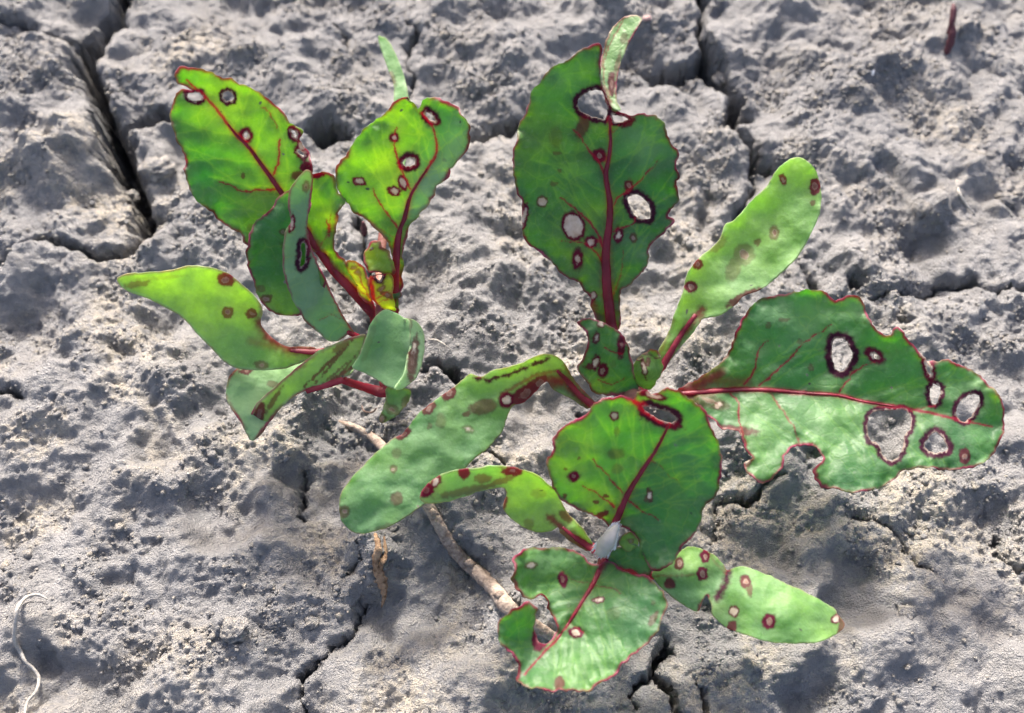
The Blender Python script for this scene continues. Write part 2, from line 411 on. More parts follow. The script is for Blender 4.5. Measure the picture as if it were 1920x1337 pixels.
def ground_height(X, Y, shape=None):
    """height of the dry crust at X, Y (mm, flat arrays) and how crumbly and pale it is"""
    wx = X + 1.8 * fbm(X, Y, 9, 3, 3); wy = Y + 1.8 * fbm(X, Y, 9, 3, 5)
    H = 2.0 * fbm(wx, wy, 42, 2, 20)
    b1 = fbm(wx, wy, 16, 2, 30, .55)
    H += 3.0 * b1
    fade = 1 / (1 + (np.hypot(np.maximum(np.abs(X) - 104, 0), np.maximum(np.abs(Y - 13) - 76, 0)) / 25)**2)   # the crust is only worked out finely near the plants
    rough = sstep(fbm(X, Y, 15, 3, 50), -.5, .3)
    b2, b3 = gnoise(wx / 5.2, wy / 5.2, 40), gnoise(wx / 2.6, wy / 2.6 + 3, 41)
    H += fade * (1.5 * b2 + .58 * b3)
    # thin crust that breaks off in low ragged ledges
    q = 2.0 * fbm(X + .8 * b3, Y + .8 * b2, 17, 4, 130, .55) + 20
    fq = q - np.floor(q)
    H += fade * .38 * (np.floor(q) - 20 + sstep(fq, .6, .98))
    t4, t5, t6, t7 = gnoise(X / 1.35, Y / 1.35, 42), gnoise(X / .8, Y / .8, 43), gnoise(X / .5, Y / .5, 48), worley(X, Y, .62, 102)
    H += fade * ((.21 + .15 * rough) * t4 + (.15 + .12 * rough) * t5 + (.12 + .13 * rough) * t6 + (.02 + .13 * rough) * np.clip(1 - t7 * 1.4, 0, 1))
    for c, r, h in BM3:
        d = np.hypot(X - c[0], (Y - c[1]))
        m = d < r * 1.5
        H[m] += h * (1 - sstep(d[m] * (1 + .25 * b1[m]), r * .35, r * 1.15))
    # cracks: ragged walls, rounded shoulders
    jx = X + 1.3 * fbm(X, Y, 5.5, 3, 60, .5); jy = Y + 1.3 * fbm(X, Y, 5.5, 3, 66, .5)
    J = np.stack([jx, jy], 1)
    cut = np.zeros_like(X)
    for c in CR3:
        lo, hi = c[:, :2].min(0) - 9, c[:, :2].max(0) + 9
        m = np.where((X > lo[0]) & (X < hi[0]) & (Y > lo[1]) & (Y < hi[1]))[0]
        if not len(m): continue
        d, f, _ = poly_dist(J[m], c)
        seg = np.concatenate([[0], np.cumsum(np.linalg.norm(np.diff(c[:, :2], axis=0), axis=1))])
        w = np.interp(f, seg / seg[-1], c[:, 2]) * .5; w = w * (.60 + .62 * sstep(w, .3, 1.2))
        w = w * (1 + .45 * gnoise(X[m] / 4, Y[m] / 4, 70)) 
        depth = np.clip(4.0 + w * 12.0, 4.0, 20.0)
        wd = sstep(w, .5, 1.5); k = (1 - sstep(d, w * (.45 - .05 * wd), w * (1.05 + .05 * wd) + .12)) * depth
        k = k * (1 + wd * (.35 * gnoise(X[m] / 3.2, Y[m] / 3.2, 71) + .2 * gnoise(X[m] / 1.3, Y[m] / 1.3, 72)) * .6)
        sh = np.clip(w, .12, 1.6)
        k = k + sh * 1.1 * np.exp(-np.maximum(d - w, 0) / (sh * 1.1 + .15))
        cut[m] = np.maximum(cut[m], k)
    if shape is not None:      # let the walls slump a little so that they are not sheer
        c2 = cut.reshape(shape)
        for ax in (0, 1):
            for k in (2, 1):
                c2 = (np.roll(c2, k, ax) + np.roll(c2, -k, ax) + c2) / 3
        wd = sstep(cut, 5.0, 9.0)
        for ax in (0, 1):
            for k in (3, 2, 1):
                c3 = c2 if k == 3 and ax == 0 else c3
                c3 = (np.roll(c3, k, ax) + np.roll(c3, -k, ax) + c3) / 3
        wd2 = .0 * c3.ravel()
        cut = (.5 * cut + .5 * c2.ravel()) * (1 - wd2) + c3.ravel() * wd2
    H -= cut
    crust = sstep(fbm(wx, wy, 20, 4, 80, .6), -.35, .45) * (.3 + .8 * rough)
    warm = sstep(fbm(X, Y, 45, 2, 90) - Y / 110 - X / 260 + .05, -.45, .45)      # paler warm crust towards the near side
    return H, crust * (.25 + .75 * warm)
def axis(lo, hi, step):
    a = np.arange(lo, hi + step * .5, step)
    ext, s, left, right = [], step, [], []
    v = hi
    while v < 40000:
        s = min(s * (1.08 if s < 1.5 else 1.4), 9000); v += s; right.append(v)
    v, s = lo, step
    while v > -40000:
        s = min(s * (1.08 if s < 1.5 else 1.4), 9000); v -= s; left.append(v)
    return np.concatenate([left[::-1], a, right])
gx, gy = axis(-98, 98, .215), axis(-56, 82, .215)
GX, GY = np.meshgrid(gx, gy)
hh, crust = ground_height(GX.ravel(), GY.ravel(), GX.shape)
nx, ny = len(gx), len(gy)
dzy, dzx = np.gradient(hh.reshape(ny, nx), gy, gx)
steep = sstep(np.hypot(dzx, dzy).ravel(), 1.2, 3.0)
ox = .55 * gnoise(GX.ravel() / 1.6 + hh / 1.3, GY.ravel() / 1.6 - hh / 1.9, 120) + .25 * gnoise(GX.ravel() / .8 - hh / .7, GY.ravel() / .8, 122)
oy = .55 * gnoise(GX.ravel() / 1.6 - hh / 1.5, GY.ravel() / 1.6 + hh / 1.2, 121) + .25 * gnoise(GX.ravel() / .8, GY.ravel() / .8 + hh / .7, 123)
gv = np.stack([GX.ravel() + ox * steep, GY.ravel() + oy * steep, hh], 1) * MM
idx = np.arange(nx * ny, dtype=np.int32).reshape(ny, nx)
gf = np.stack([idx[:-1, :-1].ravel(), idx[:-1, 1:].ravel(), idx[1:, 1:].ravel(), idx[1:, :-1].ravel()], 1)
gme = tri_mesh('ground', gv, gf)
a = gme.attributes.new('crust', 'FLOAT', 'POINT'); a.data.foreach_set('value', crust.astype(np.float32))
ground = tag(new_obj('ground', gme, M_SOIL), kind='structure')
ground['label'] = 'dry grey cracked soil crust under the seedlings'
HH = hh.reshape(ny, nx)
def gz(x, y):
    i = np.clip(np.searchsorted(gx, x), 1, nx - 1); j = np.clip(np.searchsorted(gy, y), 1, ny - 1)
    return HH[j, i]
def gpt(px, py, up=0.0):
    p = at(px, py, 0)
    for _ in range(4): p = at(px, py, float(gz(p[0], p[1])))
    return p + np.array([0, 0, up])

# ------------------------------------------------------------------ leaves
LEAVES = {}
class Patch:
    def __init__(s, out, anchor, grad, deltas=(), fold=None, holes=(), veins=(), spots=(), flush=(), tints=(), pales=(), pale=0.0, pale_edge=0.0, base_tint=.3, margin=(3.5, .85), thick=.34, crenate=1.4, name='', off=0.0, ripple=.45, curl=.9):
        s.__dict__.update(locals())
        if isinstance(anchor[0], str):
            src = LEAVES[anchor[0]]
            p = src.surf(np.array([[anchor[1], anchor[2]]]))[0]
            s.A = p; s.off0 = anchor[3] if len(anchor) > 3 else 0
        else:
            s.A = at(*anchor); s.off0 = 0
        s.rb = None
        if deltas:
            D = np.array(deltas, float); n = len(D)
            r = np.linalg.norm(D[:, None, :2] - D[None, :, :2], axis=2) / 100
            K = np.where(r > 0, r * r * np.log(r + 1e-9), 0)
            Pm = np.hstack([np.ones((n, 1)), D[:, :2] / 100])
            M = np.block([[K + 1e-3 * np.eye(n), Pm], [Pm.T, np.zeros((3, 3))]])
            s.rb = (D[:, :2], np.linalg.lstsq(M, np.concatenate([D[:, 2], np.zeros(3)]), rcond=None)[0])
        s.lat = []
        if fold and thick < .45 and name in 'ACURLM':
            mp = smooth_open(fold[0], 5); o = np.array(out, float)
            L = np.concatenate([[0], np.cumsum(np.linalg.norm(np.diff(mp, axis=0), axis=1))]); r3 = random.Random(len(out))
            for i in range(6):
                for sd in (-1, 1):
                    f = (.16 + .12 * i + r3.uniform(-.04, .04)) * L[-1]
                    p0 = np.array([np.interp(f, L, mp[:, 0]), np.interp(f, L, mp[:, 1])])
                    p1 = np.array([np.interp(f + 8, L, mp[:, 0]), np.interp(f + 8, L, mp[:, 1])])
                    a0 = math.atan2(*(p1 - p0)[::-1]) + sd * math.radians(r3.uniform(42, 58))
                    pl = [p0]
                    for k in range(14):
                        a0 -= sd * math.radians(r3.uniform(0, 4.5))
                        q = pl[-1] + 13 * np.array([math.cos(a0), math.sin(a0)])
                        if not inside(q[None], o)[0]: break
                        pl.append(q)
                    if len(pl) > 3:
                        s.lat.append(np.array(pl))
                        if len(pl) > 6:      # one fork
                            a1 = a0 + sd * math.radians(34); pf = [pl[len(pl) // 2]]
                            for k in range(5):
                                q = pf[-1] + 12 * np.array([math.cos(a1), math.sin(a1)])
                                if not inside(q[None], o)[0]: break
                                pf.append(q)
                            if len(pf) > 2: s.lat.append(np.array(pf))
        if name: LEAVES[name] = s
    def lateral(s, P):
        d = np.full(len(P), 99.0)
        Pw = P + 2.0 * np.stack([gnoise(P[:, 0] / 15, P[:, 1] / 15, 61), gnoise(P[:, 0] / 15, P[:, 1] / 15, 62)], 1)
        for l in s.lat: d = np.minimum(d, poly_dist(Pw, l)[0])
        return d
    def delta(s, P):
        d = np.full(len(P), s.off + s.off0)
        if s.rb is not None:
            C, w = s.rb
            r = np.linalg.norm(P[:, None, :] - C[None], axis=2) / 100
            d += np.where(r > 0, r * r * np.log(r + 1e-9), 0) @ w[:-3] + w[-3] + P @ w[-2:] / 100
        if s.fold:
            poly, kl, kr = s.fold[:3]
            dist, f, side = poly_dist(P, poly)
            mm = dist / 15.0
            mm = np.sqrt(mm * mm + .3) - .55
            d += np.where(side > 0, kl, kr) * mm
        d += s.ripple * (gnoise(P[:, 0] / 95 + 3 * len(s.out), P[:, 1] / 95, 7) + .75 * gnoise(P[:, 0] / 42, P[:, 1] / 42 + len(s.out), 8) + .12 * gnoise(P[:, 0] / 18, P[:, 1] / 18, 6))
        if s.lat:
            ld = s.lateral(P); d += .20 * (1 - np.exp(-(ld / 11.0)**2)) - .10
        for v in s.veins:
            dist, f, _ = poly_dist(P, v[0])
            d -= .16 * np.exp(-(dist / (v[1] * 2.2 + 3))**2)
        return d
    def surf(s, P):
        P = np.asarray(P, float)
        D = rays(P)
        a, b = s.grad; x0, y0, z0 = s.A
        t = (z0 - CAM[2] + a * (CAM[1] - y0) + b * (CAM[0] - x0)) / (D[:, 2] - a * D[:, 1] - b * D[:, 0])
        Q = CAM + D * t[:, None]
        return Q - D / np.linalg.norm(D, axis=1)[:, None] * s.delta(P)[:, None]
    def build(s, pitch=3.0):
        out = smooth_closed(s.out, pitch)
        nrm = np.roll(out, -1, 0) - np.roll(out, 1, 0); nrm = np.stack([nrm[:, 1], -nrm[:, 0]], 1); nrm /= np.linalg.norm(nrm, axis=1)[:, None] + 1e-9
        out = out + nrm * (s.crenate * (gnoise(out[:, 0] / 9, out[:, 1] / 9, 9) + 1.0 * gnoise(out[:, 0] / 19, out[:, 1] / 19, 12)))[:, None]
        holes = [smooth_closed(h, pitch) for h in s.holes]
        holes = [h + 1.6 * np.stack([gnoise(h[:, 0] / 7, h[:, 1] / 7, 14), gnoise(h[:, 0] / 7, h[:, 1] / 7, 15)], 1) for h in holes]
        loops = [out] + holes
        lo, hi = out.min(0), out.max(0)
        g = np.stack(np.meshgrid(np.arange(lo[0], hi[0], pitch), np.arange(lo[1], hi[1], pitch)), -1).reshape(-1, 2)
        g[:, 0] += (np.round((g[:, 1] - lo[1]) / pitch) % 2) * pitch * .5
        g += rng.uniform(-.18, .18, g.shape) * pitch
        ok = inside(g, out)
        for h in holes: ok &= ~inside(g, h)
        g = g[ok]
        bd = np.full(len(g), 1e9)
        for l in loops: bd = np.minimum(bd, poly_dist(g, np.vstack([l, l[:1]]))[0])
        g = g[bd > pitch * .55]
        pts = np.vstack(loops + [g])
        E, k = [], 0
        for l in loops:
            n = len(l); E += [(k + i, k + (i + 1) % n) for i in range(n)]; k += n
        r = delaunay_2d_cdt([Vector(p) for p in pts], E, [], 0, 1e-4)
        P = np.array([(v.x, v.y) for v in r[0]]); F = np.array([f for f in r[2] if len(f) == 3], np.int32)
        c = P[F].mean(1)
        ok = inside(c, out)
        for h in holes: ok &= ~inside(c, h)
        F = F[ok]
        used = np.unique(F); remap = -np.ones(len(P), int); remap[used] = np.arange(len(used)); P = P[used]; F = remap[F]
        T = s.surf(P)
        n = np.cross(T[F[:, 1]] - T[F[:, 0]], T[F[:, 2]] - T[F[:, 0]])
        flip = np.einsum('ij,ij->i', n, CAM - T[F[:, 0]]) < 0
        F[flip] = F[flip][:, ::-1]; n[flip] *= -1
        vn = np.zeros_like(T)
        for k in range(3): np.add.at(vn, F[:, k], n)
        vn /= np.linalg.norm(vn, axis=1)[:, None] + 1e-12
        m = poly_dist(P, np.vstack([out, out[:1]]))[0]
        T = T + vn * ((s.curl * (.28 if s.thick > .45 else 1.0) * (gnoise(P[:, 0] / 40 + 9, P[:, 1] / 40, 33) + .4 * gnoise(P[:, 0] / 17, P[:, 1] / 17, 34)) * np.exp(-m / 16.0)))[:, None]
        # pigment
        nz = 1.9 * gnoise(P[:, 0] / 9, P[:, 1] / 9, 22) + 1.1 * gnoise(P[:, 0] / 4, P[:, 1] / 4, 23)
        pink = s.margin[1] * (1 - sstep(m + nz * .5, s.margin[0] * .3, s.margin[0] * 1.2)) * np.clip(.40 + 1.0 * gnoise(P[:, 0] / 45, P[:, 1] / 45, 26), 0, .9)
        pig = s.margin[1] * (1 - sstep(m + nz * .6, s.margin[0] * .6, s.margin[0] * 1.9)) * np.clip(.62 + 1.1 * gnoise(P[:, 0] / 48, P[:, 1] / 48, 25) + .4 * gnoise(P[:, 0] / 17, P[:, 1] / 17, 27), .08, 1.0)
        dead = np.zeros(len(P)); brown = np.zeros(len(P)); tint = np.full(len(P), float(s.base_tint))
        hm = np.full(len(P), 1e9)
        for h in holes:
            d = poly_dist(P, np.vstack([h, h[:1]]))[0]
            hm = np.minimum(hm, d)
            rw = (.8 + .5 * random.random()) * min(9.5, 5.0 + .15 * math.sqrt(max(1.0, np.ptp(h[:, 0]) * np.ptp(h[:, 1]))))
            pig = np.maximum(pig, 1.0 * (1 - sstep(d + nz * 1.4, rw * .75, rw * 1.35)))
            dead = np.maximum(dead, .5 * (1 - sstep(d + nz * 1.8, .2, 2.6)))
        vmask = .5 * (1 - sstep(m, s.margin[0], s.margin[0] * 2.2)); pale = np.full(len(P), float(s.pale))
        for v in s.veins:
            poly, w0 = v[0], v[1]; w1 = v[2] if len(v) > 2 else w0 * .35; st = v[3] if len(v) > 3 else .9
            Pw = P + (2.6 if w0 < 4.5 else .8) * np.stack([gnoise(P[:, 0] / 15, P[:, 1] / 15, 61) + .5 * gnoise(P[:, 0] / 6, P[:, 1] / 6, 63), gnoise(P[:, 0] / 15, P[:, 1] / 15, 62) + .5 * gnoise(P[:, 0] / 6, P[:, 1] / 6, 64)], 1)
            d, f, _ = poly_dist(Pw, smooth_open(poly, 4))
            w = (w0 + (w1 - w0) * f) * (1.0 if w0 > 4.5 else .72)
            pig = np.maximum(pig, st * (1 - sstep(d + nz * .35, w * .5, w * 1.3 + .9)))
            vmask = np.maximum(vmask, 1 - sstep(d, w * 1.2, w * 2 + 2))
            pig = np.maximum(pig, st * .12 * (1 - sstep(d, w, w * 3 + 3)))
        pig = np.clip(pig, 0, 1)
        for sp in s.spots:
            x, y, rx, ry = sp[:4]; rot = math.radians(sp[4]) if len(sp) > 4 else 0
            core = sp[5] if len(sp) > 5 else 0; ring = sp[6] if len(sp) > 6 else 5; st = sp[7] if len(sp) > 7 else .9
            u, v_ = P[:, 0] - x, P[:, 1] - y
            a_, b_ = u * math.cos(rot) + v_ * math.sin(rot), -u * math.sin(rot) + v_ * math.cos(rot)
            d = (np.sqrt((a_ / rx)**2 + (b_ / ry)**2) - 1) * min(rx, ry) + nz * 1.1
            pig = np.maximum(pig, min(1.0, st * 1.12) * (1 - sstep(d, ring * .4, ring)))
            vmask = np.maximum(vmask, .3 * (1 - sstep(d, ring * .25, ring)))
            if core:
                q_ = 0.0 if core == 1 else .42 * min(rx, ry)
                dd = 1 - sstep(d + q_, -1.5, 1.0)
                dead = np.maximum(dead, dd * (1.0 if core == 1 else min(1, core + .15))); brown = np.maximum(brown, dd * (core < 1 or core > 1.5))
        for fl in s.flush:
            d, f, _ = poly_dist(P, fl[0]); vmask = np.maximum(vmask, (.0 if fl[2] >= .9 else .6) * (1 - sstep(d, 0, fl[1]))); pig = np.maximum(pig, fl[2] * (1 - sstep(d + nz * 2, 0, fl[1])))
        for tx, ty, tr_, tv in s.tints:
            tint += tv * np.exp(-((P[:, 0] - tx)**2 + (P[:, 1] - ty)**2) / (tr_ * tr_))
        for tx, ty, tr_, tv in s.pales:
            pale += tv * np.exp(-((P[:, 0] - tx)**2 + (P[:, 1] - ty)**2) / (tr_ * tr_))
        pale = np.clip(pale + s.pale_edge * (1 - sstep(m, 0, 7)) + .10 * gnoise(P[:, 0] / 50, P[:, 1] / 50, 31), 0, 1)  # rim highlight of the thick leaf edge, painted as a paler margin
        tint = np.clip(tint, 0, 1)
        X_ = np.stack([pale, np.clip(pink, 0, 1) * (1 - dead), np.clip(vmask, 0, 1), (1 - sstep(s.lateral(P), .5, 3.2)) if s.lat else np.zeros(len(P))], 1)
        edge = np.minimum(m, hm) / 15.0
        th = s.thick * np.clip(np.sqrt(np.clip(edge / (s.thick * 1.1), 0, 1)), .22, 1)
        Bt = T - vn * th[:, None]
        nV = len(T)
        e = np.sort(np.vstack([F[:, [0, 1]], F[:, [1, 2]], F[:, [2, 0]]]), 1); d_e = np.vstack([F[:, [0, 1]], F[:, [1, 2]], F[:, [2, 0]]])
        key = e[:, 0].astype(np.int64) * nV + e[:, 1]
        _, inv, cnt = np.unique(key, return_inverse=True, return_counts=True)
        be = d_e[cnt[inv] == 1]
        rim = np.vstack([np.stack([be[:, 1], be[:, 0], be[:, 0] + nV], 1), np.stack([be[:, 1], be[:, 0] + nV, be[:, 1] + nV], 1)])
        V = np.vstack([T, Bt]); FF = np.vstack([F, F[:, ::-1] + nV, rim])
        A = np.stack([np.clip(pig, 0, 1), np.clip(dead, 0, 1), tint, np.clip(brown, 0, 1)], 1)
        return V, FF, np.vstack([A, A]), np.vstack([X_, X_])

def leaf(name, patches, m, parent, label=None, pitch=2.2):
    VV, FF, AA, XX, k = [], [], [], [], 0
    for p in patches:
        V, F, A, X_ = p.build(pitch); XX.append(X_); VV.append(V); FF.append(F + k); AA.append(A); k += len(V)
    me = tri_mesh(name, np.vstack(VV) * MM, np.vstack(FF))
    a = me.attributes.new('pig', 'FLOAT_COLOR', 'POINT'); a.data.foreach_set('color', np.vstack(AA).astype(np.float32).ravel())
    a = me.attributes.new('aux', 'FLOAT_COLOR', 'POINT'); a.data.foreach_set('color', np.vstack(XX).astype(np.float32).ravel())
    o = new_obj(name, me, m, parent)
    if label: o['label'] = label
    return o
def rib(name, patch, pts, r0, r1, parent, m=None, lift=0.0, squash=.5, extra=()):
    """a rib or stalk that runs along a leaf's surface; extra = (x, y, z) points before it, in place"""
    p = smooth_open(pts, 6)
    path = patch.surf(p)
    D = rays(p); path = path - D / np.linalg.norm(D, axis=1)[:, None] * lift
    if len(extra):
        path = np.vstack([smooth_open(np.vstack([np.array([at(*e) for e in extra]), path[:1]]), 6)[:-1], path])
    t = np.linspace(0, 1, len(path))
    return tube(name, path, r0 + (r1 - r0) * t**.7, m or M_RIB, parent, squash=squash, sides=10, lump=.05, seed=len(pts))

GRP = 'beet seedlings growing out of the cracked soil'
# ================================================================== left seedling
base1 = at(716, 640, 10.0)
s1 = empty('beet_seedling', [base1[0], base1[1], float(gz(base1[0], base1[1]))], 'left beet seedling with backlit lime leaves and a folded seed leaf pointing down left', 'seedling', GRP)
def stem(P, z1, r, parent, lean=(0, 0)):
    z0 = float(gz(P[0], P[1])) - 2.5
    path = [np.array([P[0] + lean[0] * (1 - t), P[1] + lean[1] * (1 - t), z0 + (z1 - z0) * t]) for t in np.linspace(0, 1, 12)]
    return tube('stem', path, np.linspace(r * 1.15, r, 12), M_STEM, parent, lump=.06, sides=14)
stem(base1, 12.0, 1.25, s1, (.8, -.6))
# tall thin seed leaf seen edge-on, behind the others
K = Patch([(709,71),(715,69),(724,72),(735,87),(747,112),(757,140),(766,180),(768,230),(760,300),(745,360),(735,330),(738,260),(738,185),(738,160),(728,130),(717,100)],
    (716,600,12), (.25,-.05), pale=.4, pale_edge=.4, fold=([(740,360),(750,200),(714,72)], .2, .1), base_tint=.25, thick=.8, margin=(2,.15), crenate=.4, off=-6.0, name='K', ripple=.1,
    spots=[(736,146,3,9,-20,0,3,.5)])
k_ = leaf('cotyledon', [K], M_COT, s1, 'narrow pale green seed leaf seen edge on at the back')
rib('petiole', K, [(714,470),(722,420),(735,350)], .75, .6, k_, M_STEM, extra=[(716,632,10.5),(714,560,14)])
# leaf A: big lime leaf leaning up left
A_mid = [(702,590),(660,545),(620,500),(585,450),(555,400),(526,358),(511,336),(493,312),(467,277),(445,255),(427,233),(405,204),(385,182),(350,150)]
A = Patch([(325,138),(332,129),(354,124),(376,129),(405,144),(434,149),(464,160),(490,176),(515,197),(534,211),(548,230),(562,242),(566,254),(564,262),(570,278),(577,292),(585,303),(587,317),(586,328),(603,325),(621,329),(630,343),(633,365),(647,378),(636,398),(625,424),(627,446),(633,471),(651,497),(668,528),(690,560),(707,583),(699,597),(665,555),(640,526),(603,482),(585,469),(560,452),(520,470),(462,457),(453,442),(434,429),(412,416),(400,400),(383,389),(365,372),(354,350),(345,321),(348,303),(341,281),(330,259),(323,233),(321,207),(328,182),(343,169),(359,170),(345,163),(331,155)],
    (703,590,12), (1.3,-.05), deltas=[(703,590,0),(526,358,-.5),(380,180,1.2),(330,135,3.0),(440,150,1.0),(330,240,1.6),(570,260,.6),(620,380,.8),(400,400,.8)],
    fold=(A_mid, .10, .16), name='A', base_tint=.50, thick=.36,
    holes=[ell(366,181,15,8,5),ell(427,181,12,9,20),ell(461,254,4,5),ell(552,250,3.5,8,-30),ell(563,287,3.5,7,-25)],
    veins=[(A_mid,9,1.6),([(511,328),(522,299),(524,261)],3.2,1.8),([(522,357),(486,356),(457,360),(438,350),(407,338)],2.6,.9),([(616,442),(612,411)],2,1),([(493,202),(510,220),(521,242)],1.2,.6,.7),([(600,470),(612,440),(622,400)],1.2,.5,.6)],
    spots=[(461,254,7,8,0,1,10),(575,314,8,7,0,0,6),(469,426,6,6,0,.0,2,.25),(592,330,9,5,0,0,4),(566,275,3,9,-25,1,4),(553,252,5,10,-30,1,5),(563,287,5,9,-25,1,6),(456,330,2,3,0,0,2,.6),(560,330,10,6,0,0,5,.7)],
    flush=[(A_mid[:5],15,.75)], tints=[(420,160,60,.35),(500,250,70,.3),(610,400,40,.45),(380,310,60,-.35),(420,380,50,-.2)])
a_ = leaf('leaf', [A], M_LEAF, s1, 'large lime green leaf with red midrib leaning up to the left')
rib('midrib', A, A_mid[:11], .9, .10, a_, lift=.05, extra=[(716,634,10.5)])
# leaf C: lime leaf with a glaucous folded right half
C_mid = [(738,588),(741,520),(744,470),(748,438),(757,413),(768,372),(779,350),(801,317),(819,284),(812,240),(790,210)]
C = Patch([(783,206),(772,184),(757,181),(742,187),(728,204),(713,222),(691,237),(673,253),(654,281),(643,299),(631,314),(629,328),(631,343),(638,369),(654,383),(665,400),(691,416),(713,435),(728,457),(735,474),(738,520),(731,586),(746,586),(752,520),(756,476),(764,440),(775,412),(794,387),(816,358),(838,328),(860,306),(874,284),(880,255),(876,230),(867,213),(849,198),(830,186),(812,185),(794,191)],
    (738,588,12), (1.25,.05), deltas=[(738,588,0),(768,372,-.4),(640,330,1.5),(880,250,2.2),(757,185,1.5),(830,190,1.0),(800,300,0)],
    fold=(C_mid, .42, .10), name='C', pales=[(855,260,35,.6),(830,318,38,.9),(803,355,28,.9),(778,392,20,.8)], base_tint=.55, thick=.36,
    holes=[ell(768,304,12,8,-10),ell(807,219,12,5,42)],
    veins=[(C_mid,6,1.0),([(770,354),(751,317),(741,284),(739,270),(744,241)],2.4,1.2),([(744,427),(713,383),(698,350)],2.4,1.0),([(801,317),(822,280)],2,.8),([(745,452),(700,420)],1,.5,.4)],
    spots=[(768,304,13,9,-10,1,7),(755,342,5,8,-15,1,6),(739,358,8,5,15,1,6),(673,340,8,4.5,10,1,5),(739,258,4,3.5,0,1,8),(733,431,4,5,0,0,2,.15),(807,219,14,6,42,1,6)],
    flush=[([(741,590),(742,500),(746,440)],9,.8)], tints=[(690,320,70,.3),(740,220,35,.45),(840,240,50,-.6),(820,320,40,-.7),(785,380,30,-.6)])
c_ = leaf('leaf', [C], M_LEAF, s1, 'upright lime leaf with glaucous right half folded along its red midrib')
rib('midrib', C, C_mid[:8], .8, .10, c_, lift=.05, extra=[(722,634,10.5)])
# folded leaf: near half E, far half D
E = Patch([(578,318),(569,322),(555,338),(543,356),(540,381),(543,401),(545,417),(535,433),(531,461),(530,494),(535,526),(547,558),(563,587),(576,607),(596,623),(620,641),(640,637),(652,627),(664,624),(648,599),(628,562),(612,526),(596,494),(586,470),(578,445),(576,417),(582,381),(587,348),(586,326)],
    (655,624,13), (.75,.1), deltas=[(655,624,.5),(600,560,4.0),(555,500,6.5),(540,400,8.5),(580,320,8.6),(585,420,7.0),(620,540,3.6)], name='E', pale=.6, pale_edge=.2, base_tint=.12, thick=.5, margin=(3,.8), crenate=.8,
    holes=[[(564,459),(571,458),(573,480),(570,497),(562,498),(566,480)]],
    veins=[([(662,624),(628,562),(596,494),(580,440),(584,350)],3,1.2,.8),([(600,600),(620,590),(640,598)],1,.5,.5)],
    spots=[(574,350,5,8,10,.6,4,.5),(547,419,3,9,10,1,5),(580,440,5,30,0,0,5,.5)], tints=[(575,330,25,.4),(560,480,60,.15)])
Dp = Patch([(563,345),(541,356),(519,376),(504,396),(484,413),(471,435),(464,457),(462,475),(468,506),(479,538),(483,555),(499,575),(519,589),(539,593),(563,590),(590,570),(612,526),(596,494),(586,470),(578,445),(576,417),(582,381)],
    ('E',585,450,-.3), (1.2,-.25), deltas=[(585,450,0),(520,480,-1.8),(470,470,-.5),(500,570,-1.2),(540,380,-.8),(600,540,-.2)], name='D', base_tint=.14, thick=.4, margin=(3,.9),
    spots=[(530,435,5,5,0,.5,3,.5),(499,560,8,6,0,.7,4,.6),(489,541,5,4,0,0,4,.4),(545,460,12,6,0,0,6,.3)], tints=[(530,570,55,.75)], ripple=.3)
e_ = leaf('leaf', [E, Dp], M_LEAF, s1, 'folded grey green leaf with a slot shaped hole in its near half')
rib('petiole', E, [(652,622),(664,628)][::-1], .5, .4, e_, M_RIB, extra=[(716,640,10.2),(690,640,11.5)])
# G: broad lime seed leaf pointing left
G = Patch([(220,527),(232,516),(281,510),(321,507),(353,500),(386,500),(418,510),(442,524),(467,546),(487,568),(493,583),(489,599),(491,611),(503,627),(523,643),(543,650),(571,649),(592,654),(590,668),(571,677),(555,684),(530,692),(480,694),(442,690),(418,676),(398,655),(370,627),(349,603),(321,583),(281,562),(240,546)],
    (592,658,11.5), (.85,-.12), deltas=[(592,658,0),(480,620,-.5),(400,560,.6),(230,525,2.5),(400,505,1.8),(430,680,1.2),(320,550,.8)], name='G', pale=.12, pale_edge=.6, base_tint=.88, thick=.7, margin=(2.2,.35), crenate=.5,
    spots=[(423,525,12,9,10,.8,5,.8),(427,586,8,8,0,.7,5,.7),(471,588,7,6,0,.7,5,.75),(256,533,11,3,-8,0,5,.45),(490,684,8,5,0,.4,5,.5),(300,521,20,1.5,-5,0,3,.15)],
    flush=[([(489,605),(503,630),(540,652),(592,656)],20,.85),([(491,570),(490,600)],10,.4),([(540,655),(470,640)],14,.35)], tints=[(330,530,90,.3),(470,660,50,-.5),(420,640,40,-.25)])
g_ = leaf('cotyledon', [G], M_COT, s1, 'broad lime seed leaf with brown spots pointing left')
rib('petiole', G, [(606,659),(580,660),(545,656)], .8, .3, g_, M_RIB, extra=[(716,644,10.0),(660,655,11.5)])
